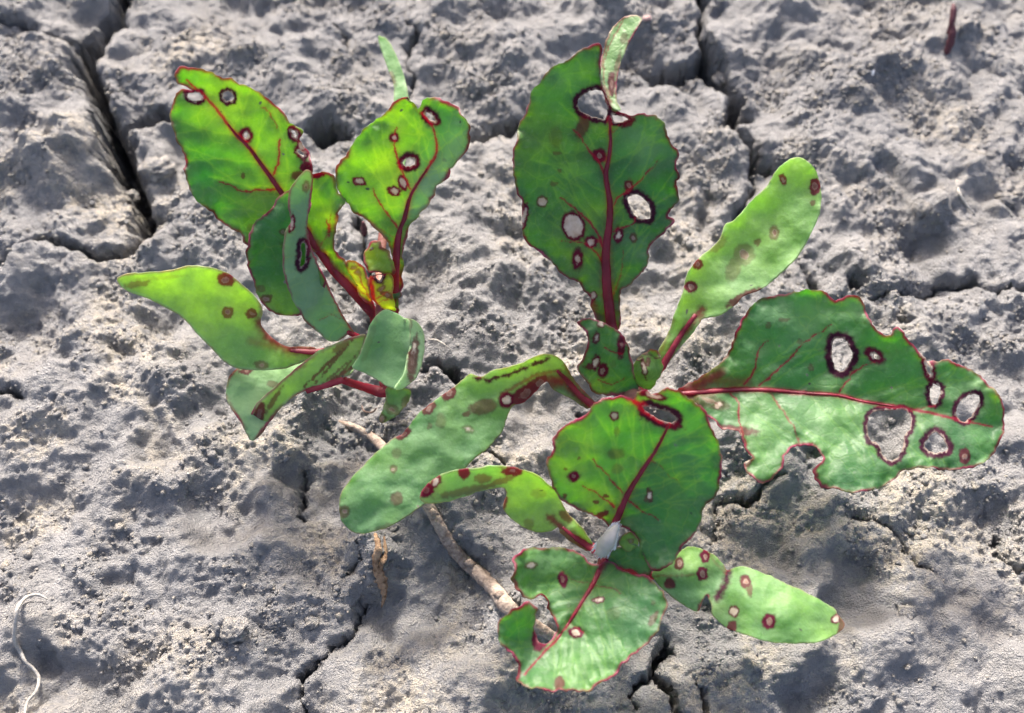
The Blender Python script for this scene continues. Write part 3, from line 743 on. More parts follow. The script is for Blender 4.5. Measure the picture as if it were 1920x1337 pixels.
# H: folded seed leaf, keel down, tip at lower left
H1 = Patch([(442,692),(475,678),(499,672),(523,669),(551,673),(590,664),(640,650),(664,690),(644,706),(604,722),(563,736),(535,756),(507,789),(480,822),(470,824),(466,820),(454,797),(438,772),(426,748),(424,728),(428,710)],
    (535,756,7.5), (.1,-.38), deltas=[(535,756,0),(604,722,0),(507,789,0),(440,740,.8),(475,824,0),(560,700,-.8),(640,660,-.5)], name='H1', pale=.75, pale_edge=.3, base_tint=.0, thick=.6, margin=(3.5,.85), crenate=.6,
    spots=[(462,696,8,4,-5,.5,4,.8),(511,720,6,4,0,0,4,.5)], flush=[([(424,740),(440,775),(466,822)],7,.45)], tints=[(520,680,40,.3)])
H2 = Patch([(686,629),(664,631),(636,641),(596,659),(563,684),(531,712),(499,740),(479,760),(468,785),(466,809),(474,826),(491,813),(507,789),(535,757),(563,737),(604,723),(644,709),(665,686),(681,655)],
    (535,756,7.8), (.85,.05), deltas=[(535,756,.8),(604,722,.4),(507,789,1.6),(490,750,2.6),(480,780,2.8),(600,665,.3),(680,632,0),(472,820,2.4)], name='H2', pale=.2, pale_edge=.8, base_tint=.85, thick=.6, margin=(3.5,.7), crenate=.5,
    spots=[(486,778,6,15,15,.3,6,.8),(512,752,2,13,32,0,4,.6),(640,650,10,4,-30,0,5,.5),(606,690,18,1.2,-45,0,2.5,.7),(628,676,20,1.0,-50,0,2.5,.65),(626,702,13,1.2,-42,0,2.5,.55),(650,688,14,1,-55,0,2,.55),(476,805,3,10,10,.3,4,.5)],
    flush=[([(664,631),(600,659),(520,722)],5,.35),([(660,690),(604,723),(560,738)],7,.8)], tints=[(620,665,50,.25),(490,790,40,.1)])
h_ = leaf('cotyledon', [H1, H2], M_COT, s1, 'folded seed leaf with purple streaks, its tip pointing down left')
rib('petiole', H2, [(640,712),(610,722),(575,733)], 1.0, .4, h_, M_RIB, extra=[(726,716,6.0),(722,735,6.0),(690,728,6.6)])
# I: curled seed leaf near the lens with a withered tip
I = Patch([(689,626),(692,611),(707,590),(722,580),(740,586),(757,596),(768,603),(770,640),(768,680),(764,712),(751,729),(727,725),(704,710),(680,698),(660,689),(671,671),(680,650),(686,635)],
    (675,688,13.5), (.5,.1), deltas=[(675,688,0),(722,583,1.0),(768,640,2.6),(740,725,1.0),(715,650,-.4),(690,630,1.2)], name='I', pale=.4, pale_edge=.3, base_tint=.04, thick=.7, margin=(2,.2), crenate=.5,
    spots=[(692,640,4,28,18,0,4,.15)], tints=[(690,690,20,.5)])
I2 = Patch([(757,597),(775,599),(787,611),(795,629),(796,650),(791,677),(781,704),(769,719),(752,730),(742,727),(757,700),(765,665),(768,635),(763,608)],
    ('I',765,650,.55), (.2,-.9), deltas=[(765,650,0),(795,640,-1.0),(770,604,-.3),(755,725,-.2)], name='I2', pale=1.0, base_tint=.3, thick=.6, margin=(2,.1), crenate=.5, ripple=.1,
    spots=[(774,672,5,24,8,.3,6,.75),(766,606,4,7,0,0,4,.4),(775,655,4,10,5,1,3,.3)])
I3 = Patch([(726,726),(745,731),(767,729),(770,745),(758,765),(745,778),(727,792),(711,787),(716,772),(722,752)],
    (738,735,9.5), (.9,.1), deltas=[(738,735,.4),(725,785,.6),(765,740,0)], name='I3', pale=.4, base_tint=.3, thick=.35, margin=(3,.3), spots=[(735,768,10,7,30,.6,5,.4),(716,785,6,5,0,.8,4,.5),(760,752,4,8,20,0,4,.4)], ripple=.9)
i_ = leaf('cotyledon', [I, I2, I3], M_COT, s1, 'curled grey green seed leaf with pale rolled edge and withered tip')
tube('petiole', smooth_open(np.array([at(716,650,10.0), at(705,672,11.0), I.surf(np.array([[690,684]]))[0] - [0, 0, 1.6]]), 6), np.linspace(.8, .5, 13), M_STEM, i_)
# young leaves in the heart
J1 = Patch([(696,450),(686,465),(681,477),(687,492),(692,509),(710,511),(733,516),(737,498),(728,477),(713,462)], (708,560,13.5), (1.3,0), deltas=[(708,510,1.6),(696,452,.6),(730,505,2.4),(686,490,.6)], name='J1', base_tint=.45, margin=(3.5,.9), thick=.3,
    tints=[(720,500,16,-.7)], spots=[(696,467,2,2,0,0,2,.7),(712,515,14,3,5,0,3,.6)])
J2 = Patch([(650,495),(665,490),(682,501),(690,519),(694,545),(697,567),(688,566),(671,557),(669,540),(662,522),(654,511)], (697,575,13.6), (1.7,0), deltas=[(665,500,.8),(690,560,0),(672,550,.6)], name='J2', base_tint=.95, margin=(3,.8), thick=.3, ripple=.8,
    spots=[(672,511,4,5,0,.3,3,.5),(664,503,3,2,0,.3,3,.5)], veins=[([(695,566),(684,540),(674,520)],1.5,.8,.7),([(690,552),(675,548)],1.2,.6,.7)])
J3 = Patch([(692,515),(712,512),(734,519),(737,545),(741,583),(722,582),(705,574),(694,556),(692,535)], (708,578,13.6), (1.7,0), deltas=[(712,520,.6),(735,550,.9),(706,572,0)], name='J3', base_tint=.9, margin=(2.5,.6), thick=.3, ripple=.9,
    holes=[ell(711,519,5.5,6.5)], veins=[([(702,580),(698,545),(696,515)],5,3,.9),([(700,562),(730,546)],1.3,.7,.7),([(703,570),(728,560)],1.3,.7,.7)], spots=[(726,552,8,4,20,.5,4,.7),(714,542,6,3,-20,.4,3,.6)])
J4 = Patch([(736,532),(752,548),(750,556),(738,562),(732,575),(730,556)], (738,575,13.0), (1.0,.1), name='J4', base_tint=.1, margin=(3,.5), thick=.3)
for p_, lb in ((J1, 'small folded green leaf at the heart of the seedling'), (J2, 'crinkled yellow young leaf chewed along its edge'), (J3, 'crinkled yellow young leaf with a small hole'), (J4, 'tiny grey green leaf at the heart')):
    leaf('young_leaf', [p_], M_YOUNG if p_ in (J1, J2, J3) else M_LEAF, s1, lb, 1.8)

# ================================================================== middle seedling
base2 = at(1182, 752, 9.0)
s2 = empty('beet_seedling', [base2[0], base2[1], float(gz(base2[0], base2[1]))], 'largest beet seedling in the middle with tall holed leaf and broad leaf to the right', 'seedling', GRP)
stem(base2, 11.0, 1.35, s2, (0, -.6))
U_mid = [(1147,612),(1139,550),(1136,493),(1137,460),(1143,411),(1143,374),(1136,329),(1141,299),(1145,262),(1142,221)]
U = Patch([(1104,91),(1124,84),(1127,120),(1130,160),(1143,194),(1158,207),(1177,215),(1199,210),(1222,217),(1244,232),(1250,243),(1259,269),(1272,284),(1268,307),(1274,329),(1268,344),(1270,374),(1250,404),(1259,415),(1253,430),(1233,447),(1214,467),(1218,486),(1207,508),(1184,531),(1165,550),(1163,585),(1162,618),(1139,622),(1124,612),(1115,591),(1108,561),(1098,548),(1083,529),(1057,516),(1031,490),(1012,473),(990,460),(982,437),(980,404),(977,378),(967,355),(962,318),(964,277),(971,254),(980,224),(990,198),(997,176),(1012,153),(1031,133),(1057,112),(1083,101)],
    (1147,612,12.5), (1.25,.06), deltas=[(1147,612,0),(1140,400,-.6),(1142,220,0),(970,300,1.2),(1265,320,1.0),(1110,95,2.6),(1020,150,1.2),(1240,235,1.6),(1030,480,.8),(1215,480,.6)],
    fold=(U_mid, .10, .10), name='U', pales=[(1210,270,45,.4),(1060,150,40,.25),(1200,470,40,.2)], base_tint=.18, thick=.38, margin=(3.2,.95),
    holes=[[(1083,191),(1091,180),(1107,171),(1122,169),(1130,174),(1136,195),(1139,209),(1134,224),(1121,221),(1104,217),(1088,208)], [(1148,214),(1160,217),(1178,221),(1172,227),(1162,230),(1151,226)],
           [(1177,370),(1195,366),(1210,376),(1220,393),(1218,409),(1206,411),(1192,406),(1182,389)]],
    veins=[(U_mid,9.5,2.2),([(1136,329),(1124,307),(1102,277),(1076,243)],2.6,1.0),([(1149,385),(1162,368),(1188,351),(1218,318)],2.6,.9),([(1132,464),(1113,426),(1080,393),(1051,370)],3.2,1.1),([(1130,490),(1102,460),(1053,452)],2.2,.7),([(1147,434),(1184,422),(1192,408)],2,1),([(1143,250),(1162,236)],1.5,.6,.6),([(1148,560),(1165,510),(1168,470)],1.4,.6,.6),([(1218,318),(1235,300)],1,.4,.5)],
    spots=[(1075,424,17,22,-20,1,8),(1108,454,7,6.5,0,1,8),(1083,486,4.5,9,0,1,9),(1124,292,7,7,0,.9,10),(1017,378,8,8,0,1,5,.6),(983,408,4,15,10,1,5),(1160,441,4,7,10,1,8),(1188,447,5,6,0,.9,4,.6),(1179,348,6,7,0,.8,5,.8),(1113,555,4,6,20,1,4),(1093,236,6,14,20,0,8,.6),(1178,228,8,4,-30,0,7,.8),(1042,258,8,12,0,0,8,.15),(1181,338,3,5,0,0,2,.2),(1045,288,4,2,0,0,3,.4),(1038,344,4,3,0,0,3,.4),(1050,320,2,2,0,0,2,.4)],
    flush=[(U_mid[:4],22,.5),([(1110,560),(1125,612)],14,.6)], tints=[(1000,230,60,.45),(1080,490,50,.5),(1110,400,50,.4),(1110,240,50,.25),(1200,280,60,-.35),(1080,150,50,-.1),(1180,440,50,-.2)])
T = Patch([(1180,28),(1196,29),(1203,38),(1192,60),(1177,86),(1164,116),(1159,142),(1156,168),(1158,191),(1164,206),(1150,203),(1141,190),(1134,174),(1127,157),(1124,127),(1130,101),(1139,67),(1158,41)],
    ('U',1128,140,.5), (.2,.2), deltas=[(1128,140,0),(1145,195,0),(1140,70,.4),(1195,35,.5),(1158,150,-.1)], name='T', curl=.2, pale=.4, pale_edge=.3, base_tint=.8, thick=.38, margin=(3,.75), ripple=.15,
    veins=[([(1146,190),(1132,150),(1136,100),(1168,40)],1.8,1.2,.6)], spots=[(1147,157,4,12,0,.3,5,.8),(1157,125,3,15,10,0,4,.5),(1170,72,4,6,0,0,5,.4)], tints=[(1180,50,40,.3)])
u_ = leaf('leaf', [U, T], M_LEAF_DARK, s2, 'tall upright green leaf with holes, thick red midrib and curled tip')
rib('midrib', U, U_mid, 1.0, .10, u_, lift=.05, extra=[(1180,735,10),(1160,680,11.5)])
# V: smooth lime seed leaf up right
V_mid = [(1244,684),(1285,610),(1320,560),(1400,470),(1480,370)]
Vp = Patch([(1233,662),(1255,620),(1266,587),(1278,557),(1289,516),(1308,486),(1345,456),(1360,422),(1376,413),(1412,374),(1438,348),(1457,318),(1480,299),(1498,295),(1517,305),(1532,325),(1540,363),(1536,404),(1521,437),(1513,452),(1491,486),(1461,516),(1427,542),(1397,553),(1379,572),(1349,591),(1319,597),(1312,606),(1296,628),(1270,658),(1246,690),(1238,684)],
    (1240,683,11), (.55,.12), deltas=[(1240,683,0),(1400,470,0),(1300,500,1.0),(1470,500,1.2),(1500,300,1.8),(1540,370,2.0)], fold=(V_mid,.10,.14), name='V', pale=.15, pale_edge=.35, pales=[(1400,530,60,.25)], base_tint=.66, thick=.75, margin=(2,.15), crenate=.6,
    spots=[(1468,337,4,7,-15,.7,4,.8),(1528,350,8,11,0,.6,5,.85),(1452,436,7,9,0,.6,5,.55),(1395,477,15,15,0,.5,8,.35),(1420,454,4,4,0,0,4,.55),(1308,495,6,7,0,.8,4,.8),(1296,538,9,8,0,.7,5,.85),(1524,380,4,4,0,0,3,.6),(1394,557,18,4,-28,0,6,.75),(1375,505,8,14,20,0,9,.35),(1345,458,12,6,-40,0,7,.3)],
    flush=[([(1240,690),(1262,650),(1300,600),(1316,580)],14,.85),([(1316,590),(1312,600)],12,.7),([(1235,668),(1262,600)],8,.4)], tints=[(1300,540,45,.2),(1480,340,60,.1),(1390,530,50,-.3)])
v_ = leaf('cotyledon', [Vp], M_COT, s2, 'smooth lime seed leaf rising to the upper right with small purple spots')
rib('petiole', Vp, [(1242,686),(1272,634),(1304,590)], .95, .25, v_, M_RIB, extra=[(1186,745,9.5),(1210,722,10)])
# R: broad holed leaf to the right
R_mid = [(1275,736),(1289,737),(1366,731),(1439,731),(1511,737),(1570,741),(1621,753),(1676,761),(1712,768),(1749,775),(1785,784),(1860,800)]
R = Patch([(1271,730),(1311,709),(1344,684),(1366,662),(1373,640),(1384,611),(1398,589),(1417,567),(1446,556),(1482,549),(1511,542),(1541,545),(1562,561),(1572,562),(1592,553),(1610,556),(1621,571),(1628,593),(1639,611),(1654,626),(1668,628),(1676,615),(1687,615),(1701,633),(1716,651),(1730,666),(1741,677),(1760,676),(1785,678),(1821,695),(1851,717),(1876,746),(1885,775),(1882,811),(1869,841),(1847,866),(1818,877),(1785,881),(1749,880),(1698,880),(1676,899),(1639,919),(1603,924),(1566,917),(1541,910),(1528,888),(1526,878),(1537,871),(1543,859),(1533,844),(1515,834),(1497,834),(1481,844),(1471,859),(1470,873),(1461,884),(1446,899),(1428,903),(1413,897),(1398,881),(1397,866),(1409,859),(1398,841),(1384,812),(1366,808),(1347,805),(1329,782),(1304,753),(1285,744)],
    (1275,736,10.0), (.20,.11), deltas=[(1275,736,0),(1440,731,0),(1620,753,0),(1785,784,.6),(1880,780,.2),(1500,560,.6),(1700,650,.8),(1430,890,.4),(1600,915,.4),(1620,850,.8)],
    fold=(R_mid,.20,.34), name='R', pales=[(1440,800,60,.25),(1540,790,60,.3),(1500,600,60,.3),(1830,720,40,.35),(1610,570,25,.3)], base_tint=.16, thick=.42, margin=(3.6,.95), crenate=1.8,
    holes=[[(1563,640),(1575,634),(1588,641),(1598,666),(1590,684),(1579,697),(1566,690),(1560,666)], ell(1640,667,8,4,35), ell(1753,738,10,18,5), ell(1741,692,2.5,11,-15), [(1793,771),(1800,754),(1818,741),(1835,741),(1835,757),(1821,781),(1807,791),(1797,785)],
           [(1628,786),(1639,772),(1668,769),(1697,769),(1708,783),(1706,804),(1697,815),(1693,837),(1682,858),(1668,864),(1655,851),(1647,833),(1633,826),(1627,808)], [(1735,830),(1749,813),(1760,813),(1777,837),(1773,845),(1756,849),(1738,843)]],
    veins=[(R_mid,6.5,1.4),([(1395,722),(1413,698),(1420,662),(1439,638)],2.2,.8),([(1424,722),(1453,698),(1486,666),(1511,640),(1559,609)],2.4,.8),([(1573,735),(1592,709),(1614,688),(1639,680)],2.2,1.0),([(1370,738),(1386,757),(1386,790),(1399,835)],2.4,1.6),([(1446,740),(1471,775),(1490,804),(1500,830)],2,1.2,.65),([(1712,768),(1752,760)],1.5,.8,.6)],
    spots=[(1640,667,10,6,35,1,10),(1809,855,7,9,-10,.8,7,.8),(1346,760,8,5,-20,1,4,.5),(1741,690,6,18,-15,1,8),(1366,806,24,4,5,.4,8,.7),(1735,668,14,5,45,1,6,.7),(1330,752,25,8,20,.35,8,.35),(1500,640,4,4,0,0,3,.35),(1440,610,3,4,0,0,3,.4),(1521,690,3,5,0,0,3,.4),(1470,600,5,2,0,0,3,.4),(1400,862,6,8,0,1,6,.6)],
    flush=[([(1271,735),(1311,722),(1350,700)],22,.8),([(1320,715),(1400,715)],18,.45),(R_mid[1:5],8,.6),([(1533,844),(1515,834),(1497,834),(1481,844),(1471,859),(1470,875)],9,.95),([(1541,860),(1527,880),(1530,892)],8,.9),([(1628,593),(1654,626),(1676,615)],7,.9),([(1398,841),(1384,812),(1350,806)],7,.7)],
    tints=[(1430,810,70,.35),(1560,800,50,.25),(1540,560,50,.1),(1700,650,60,.15),(1840,720,50,.15),(1600,880,50,-.2),(1450,640,60,-.05)])
r_ = leaf('leaf', [R], M_LEAF, s2, 'broad leaf reaching right with large chewed holes and red midrib')
rib('midrib', R, R_mid[:8], .5, .08, r_, lift=.05, extra=[(1195,752,9.5),(1235,742,10)])
# P: long seed leaf arching left
Pp = Patch([(678,1001),(656,995),(641,976),(635,954),(638,929),(650,907),(675,879),(707,847),(738,821),(757,811),(776,785),(795,766),(820,747),(848,728),(870,709),(883,701),(902,706),(924,695),(946,690),(977,681),(1005,668),(1024,664),(1043,668),(1059,681),(1071,703),(1090,728),(1115,754),(1100,766),(1071,748),(1040,732),(1024,716),(1005,734),(983,753),(961,763),(949,788),(939,813),(914,841),(883,866),(856,900),(820,932),(788,951),(751,976),(719,992)],
    (1108,759,10.5), (.2,-.06), deltas=[(1108,759,0),(1040,672,4.2),(1020,712,2.0),(980,690,3.6),(950,770,1.2),(900,712,3.2),(830,820,2.8),(740,840,2.6),(860,890,1.4),(700,920,2.4),(650,960,.8),(690,1000,.8)],
    name='P', pale=.14, pale_edge=.1, pales=[(820,830,50,.2)], base_tint=.12, thick=.75, margin=(2,.35), crenate=.7,
    spots=[(950,750,8,8,0,1,11,.95),(842,737,10,8,-40,.6,6,.8),(804,766,9,6,-40,.6,6,.75),(757,813,10,5,-40,.5,5,.8),(738,880,4,5,0,.8,4,.5),(744,850,6,6,0,0,6,.3),(744,935,7,8,0,0,7,.55),(645,959,7,8,0,.6,6,.5),(878,805,7,4,10,1,4,.3),(906,763,16,8,-15,0,9,.55),(985,738,10,22,55,.4,8,.85),(1012,718,12,9,-30,.5,7,.8),(875,776,5,3,0,0,3,.6),(805,800,3,4,0,0,3,.4),(827,790,6,9,0,0,6,.3),(720,990,14,4,-20,0,4,.3)],
    flush=[([(890,708),(915,714),(970,696),(1030,672)],6,.95),([(1020,715),(1060,715),(1108,760)],24,.85),([(940,740),(1000,705),(1050,695)],7,.6),([(1060,685),(1112,756)],8,.7)],
    tints=[(970,690,60,.75),(1040,680,40,.6),(900,740,60,.35),(880,700,20,.3)])
p__ = leaf('cotyledon', [Pp], M_COT, s2, 'long blue green seed leaf arching left from a red stalk')
rib('petiole', Pp, [(1112,760),(1085,738),(1062,712),(1045,695)], .85, .25, p__, M_RIB, extra=[(1178,752,9.5),(1150,768,10)])
# N and O: young leaves in the heart
Np = Patch([(1083,606),(1091,598),(1109,598),(1124,602),(1147,613),(1165,624),(1177,643),(1186,677),(1188,699),(1199,721),(1188,734),(1162,740),(1124,741),(1109,730),(1096,707),(1084,698),(1083,688),(1092,669),(1102,643),(1098,624)],
    (1165,738,11), (.95,-.05), deltas=[(1165,738,.4),(1130,660,2.6),(1090,602,2.6),(1180,650,1.6),(1090,695,2.2)], fold=([(1170,738),(1140,670),(1100,600)],-.12,-.05), name='N', base_tint=.16, thick=.36,
    spots=[(1118,634,3,6,0,1,5,.8),(1165,649,3.5,11,5,.3,6,.9),(1117,680,5,8,10,1,6,.9),(1130,695,6,8,10,.9,7,.95),(1113,686,10,3,0,0,4,.8),(1126,606,4,6,30,1,4,.7),(1150,682,4,5,0,0,3,.15)],
    veins=[([(1135,651),(1150,660),(1166,664)],1.8,1,.9),([(1122,712),(1140,719),(1160,716),(1172,706)],1.2,.8,.8)], tints=[(1120,725,22,.4),(1100,620,20,.1)])
leaf('young_leaf', [Np], M_LEAF, s2, 'dark green curved young leaf with purple ringed spots', 2.4)
Op = Patch([(1186,690),(1192,678),(1202,662),(1218,656),(1234,660),(1241,677),(1244,690),(1235,710),(1219,730),(1200,726),(1188,708)],
    (1212,728,11), (.9,0), deltas=[(1212,728,0),(1214,695,2.4),(1190,690,.2),(1241,688,.2),(1218,658,.3),(1200,722,.6),(1236,708,.5)], name='O', base_tint=.6, thick=.5, margin=(2,.25), ripple=.15,
    spots=[(1208,690,3,10,-8,1,4,.8),(1214,680,3,5,20,.5,4,.7),(1218,661,10,3,5,.6,4,.6)], tints=[(1216,662,16,.5)])
Op2 = Patch([(1196,672),(1206,660),(1222,655),(1236,662),(1238,672),(1220,668)], ('O',1216,668,.4), (.3,0), name='O2', base_tint=.9, thick=.3, margin=(2.5,.6), spots=[(1210,668,5,2,-20,.6,3,.6)])
leaf('young_leaf', [Op, Op2], M_LEAF, s2, 'glossy rolled leaf bud with a yellow top', 2.2)

# ================================================================== front seedling
base3 = at(1140, 1045, 8.5)
s3 = empty('beet_seedling', [base3[0], base3[1], float(gz(base3[0], base3[1]))], 'front beet seedling with rounded leaves and white hairs at its heart', 'seedling', GRP)
stem(base3, 9.0, 1.1, s3, (.3, -.5))
Sp = Patch([(1225,1074),(1243,1060),(1281,1029),(1295,1025),(1319,1031),(1343,1043),(1357,1057),(1364,1068),(1372,1066),(1396,1063),(1434,1074),(1472,1093),(1519,1114),(1562,1138),(1572,1153),(1584,1169),(1573,1186),(1538,1203),(1500,1206),(1448,1205),(1400,1191),(1362,1176),(1336,1153),(1334,1136),(1326,1116),(1318,1126),(1310,1146),(1295,1143),(1267,1124),(1243,1105),(1227,1086)],
    (1225,1080,8.5), (.02,-.03), deltas=[(1225,1080,0),(1300,1070,1.6),(1290,1030,1.4),(1280,1130,.6),(1360,1085,-.2),(1340,1120,.0),(1390,1110,2.2),(1450,1140,3.0),(1520,1160,2.6),(1580,1170,1.4),(1400,1185,1.4),(1440,1078,1.6)], name='S', pale=.05, pale_edge=.15, base_tint=.28, thick=.75, margin=(2,.2), crenate=.6,
    spots=[(1322,1043,6,8,0,.8,5,.9),(1317,1076,8,10,-10,.7,4,.9),(1274,1057,7,9,0,.8,4,.8),(1256,1094,7,6,0,0,6,.8),(1398,1090,7,8,-20,.6,6,.8),(1376,1146,7,8,0,1,5,.8),(1442,1165,9,10,0,.6,7,.9),(1567,1161,6,6,0,1,5,.85),(1372,1175,6,7,20,0,6,.8),(1405,1103,3,8,0,0,4,.6),(1580,1172,5,10,20,0,5,.7)],
    flush=[([(1366,1062),(1362,1090),(1344,1122)],13,.98),([(1326,1116),(1310,1142)],6,.9),([(1230,1080),(1300,1078)],5,.4),([(1330,1040),(1360,1075)],6,.3)], tints=[(1300,1050,40,.35),(1450,1120,60,.05),(1560,1180,30,.25),(1270,1100,30,-.25)])
s_ = leaf('cotyledon', [Sp], M_COT, s3, 'pale spotted seed leaf creased across its middle pointing right')
tube('petiole', smooth_open(np.array([base3 + [0, 0, 1], at(1185,1068,8.5), Sp.surf(np.array([[1240,1078]]))[0] - [0, 0, .9]]), 6), np.linspace(.7, .4, 13), M_RIB, s_)
L_mid = [(1131,1052),(1114,1091),(1091,1129),(1067,1167),(1043,1200),(1019,1226),(985,1260)]
L = Patch([(1140,1050),(1128,1058),(1110,1057),(1091,1038),(1062,1029),(1029,1028),(1000,1026),(976,1033),(962,1050),(960,1072),(967,1100),(983,1117),(1002,1122),(1018,1122),(1029,1143),(1043,1171),(1040,1193),(1022,1206),(1009,1198),(1009,1167),(1001,1139),(986,1130),(967,1138),(948,1152),(934,1176),(936,1205),(952,1219),(969,1241),(976,1257),(974,1272),(990,1288),(1024,1296),(1057,1298),(1100,1291),(1138,1272),(1167,1248),(1205,1214),(1233,1186),(1241,1162),(1252,1138),(1245,1114),(1229,1095),(1200,1076),(1167,1067)],
    (1131,1053,9.5), (-.04,.03), deltas=[(1131,1053,0),(1085,1140,.2),(1000,1050,1.4),(1230,1130,1.2),(1020,1280,1.6),(945,1180,2.4),(985,1135,2.8),(1130,1260,.6),(1010,1190,.2),(1000,1115,.2)], fold=(L_mid,.16,.16), name='L', pales=[(1080,1230,70,.15),(1010,1060,40,.2)], base_tint=.24, thick=.42, margin=(3.4,.95), crenate=1.7,
    veins=[(L_mid,4.6,1.5),([(1114,1091),(1080,1090),(1050,1070)],1.2,.5,.4),([(1110,1098),(1150,1105),(1165,1112)],1.4,.6,.6),([(1067,1167),(1100,1190)],1,.4,.4),([(1043,1171),(1030,1145),(1018,1124)],2.5,1.5,.9)],
    spots=[(995,1061,7,4.5,0,1,5,.5),(1055,1086,6,10,-15,.4,5,.95),(1080,1186,8,6,0,1,7,.9),(1122,1125,7,3.5,-10,1,4,.8),(1048,1282,6,8,0,0,6,.7),(1012,1200,9,14,10,.3,8,.9),(1066,1138,4,9,0,0,2,.1),(1225,1130,3,3,0,0,3,.3),(1150,1150,8,8,0,0,8,.15),(1225,1160,8,3,-60,0,5,.5)],
    flush=[([(1002,1122),(1018,1124),(1042,1170),(1040,1193),(1018,1206)],6,.95),([(1140,1050),(1120,1080)],8,.8)], tints=[(1080,1230,70,.3),(1000,1060,40,.3),(1180,1120,60,-.2),(960,1190,40,-.25)])
l_ = leaf('leaf', [L], M_LEAF, s3, 'notched round leaf lying flat with half of it in shade')
rib('midrib', L, L_mid[:5], .45, .08, l_, lift=.04, extra=[(1140,1042,9.3)])
W = Patch([(1146,1034),(1165,1026),(1188,1018),(1202,1029),(1212,1050),(1222,1066),(1205,1076),(1167,1066),(1143,1056)], (1145,1048,10), (.5,.1), deltas=[(1145,1048,0),(1190,1040,.6),(1215,1062,.2)], name='W', base_tint=.15, thick=.4, margin=(2.5,.5))
leaf('young_leaf', [W], M_LEAF, s3, 'small dull green leaf tucked under the big rounded leaf', 2.4)
W2 = Patch([(1160,1018),(1168,1003),(1180,996),(1192,1006),(1198,1020),(1190,1026),(1172,1030)], (1172,1025,11), (1.0,0), deltas=[(1178,1012,1.0)], name='W2', base_tint=.95, thick=.4, margin=(2.5,.5), spots=[(1182,1014,4,3,0,.4,3,.5)])
leaf('young_leaf', [W2], M_LEAF, s3, 'pale yellow leaf bud', 2.2)
Q_mid = [(1104,1022),(1070,1000),(1030,965),(990,920),(930,895),(850,908),(795,926)]
Q = Patch([(787,930),(792,940),(805,943),(820,942),(845,938),(876,929),(908,919),(939,915),(948,920),(949,935),(944,954),(955,970),(977,985),(1005,998),(1030,997),(1046,989),(1052,1001),(1077,1020),(1100,1034),(1110,1022),(1106,1011),(1084,982),(1068,967),(1055,945),(1043,922),(1021,901),(993,885),(961,877),(930,875),(883,879),(851,883),(826,891),(801,908)],
    (1104,1024,9.5), (.35,-.10), deltas=[(1104,1024,0),(1000,980,.2),(1030,920,1.6),(960,885,3.6),(940,912,1.2),(860,888,4.0),(860,930,2.4),(795,928,3.0),(950,960,-.4)], name='Q', pale=.1, pales=[(870,900,60,.25)], pale_edge=.2, base_tint=.75, thick=.75, margin=(2,.3), crenate=.6,
    spots=[(961,884,11,5,5,.7,5,.85),(870,886,7,9,0,0,5,.85),(817,903,5,8,30,1,6,.85),(800,919,9,11,35,.3,5,.9),(905,897,9,5,0,0,6,.5),(870,921,22,3,-12,0,6,.45),(935,903,14,2.5,-20,0,5,.5),(1060,968,9,4,40,0,5,.6),(992,982,6,6,0,0,6,.35),(1010,925,8,5,0,0,6,.2)],
    flush=[([(1108,1026),(1060,995),(1030,970)],13,.85),([(1100,1034),(1050,995)],13,.75),([(947,920),(949,935),(945,955)],6,.85)], tints=[(1000,950,60,.35),(860,905,60,-.35),(930,890,40,-.1)])
q_ = leaf('cotyledon', [Q], M_COT, s3, 'yellow green seed leaf whose outer half folds over to the left')
rib('petiole', Q, [(1106,1024),(1080,1008),(1055,988)], .85, .2, q_, M_RIB, extra=[(1138,1042,9.2)])
M_mid = [(1148,1000),(1152,986),(1167,948),(1181,919),(1205,881),(1233,838),(1255,795)]
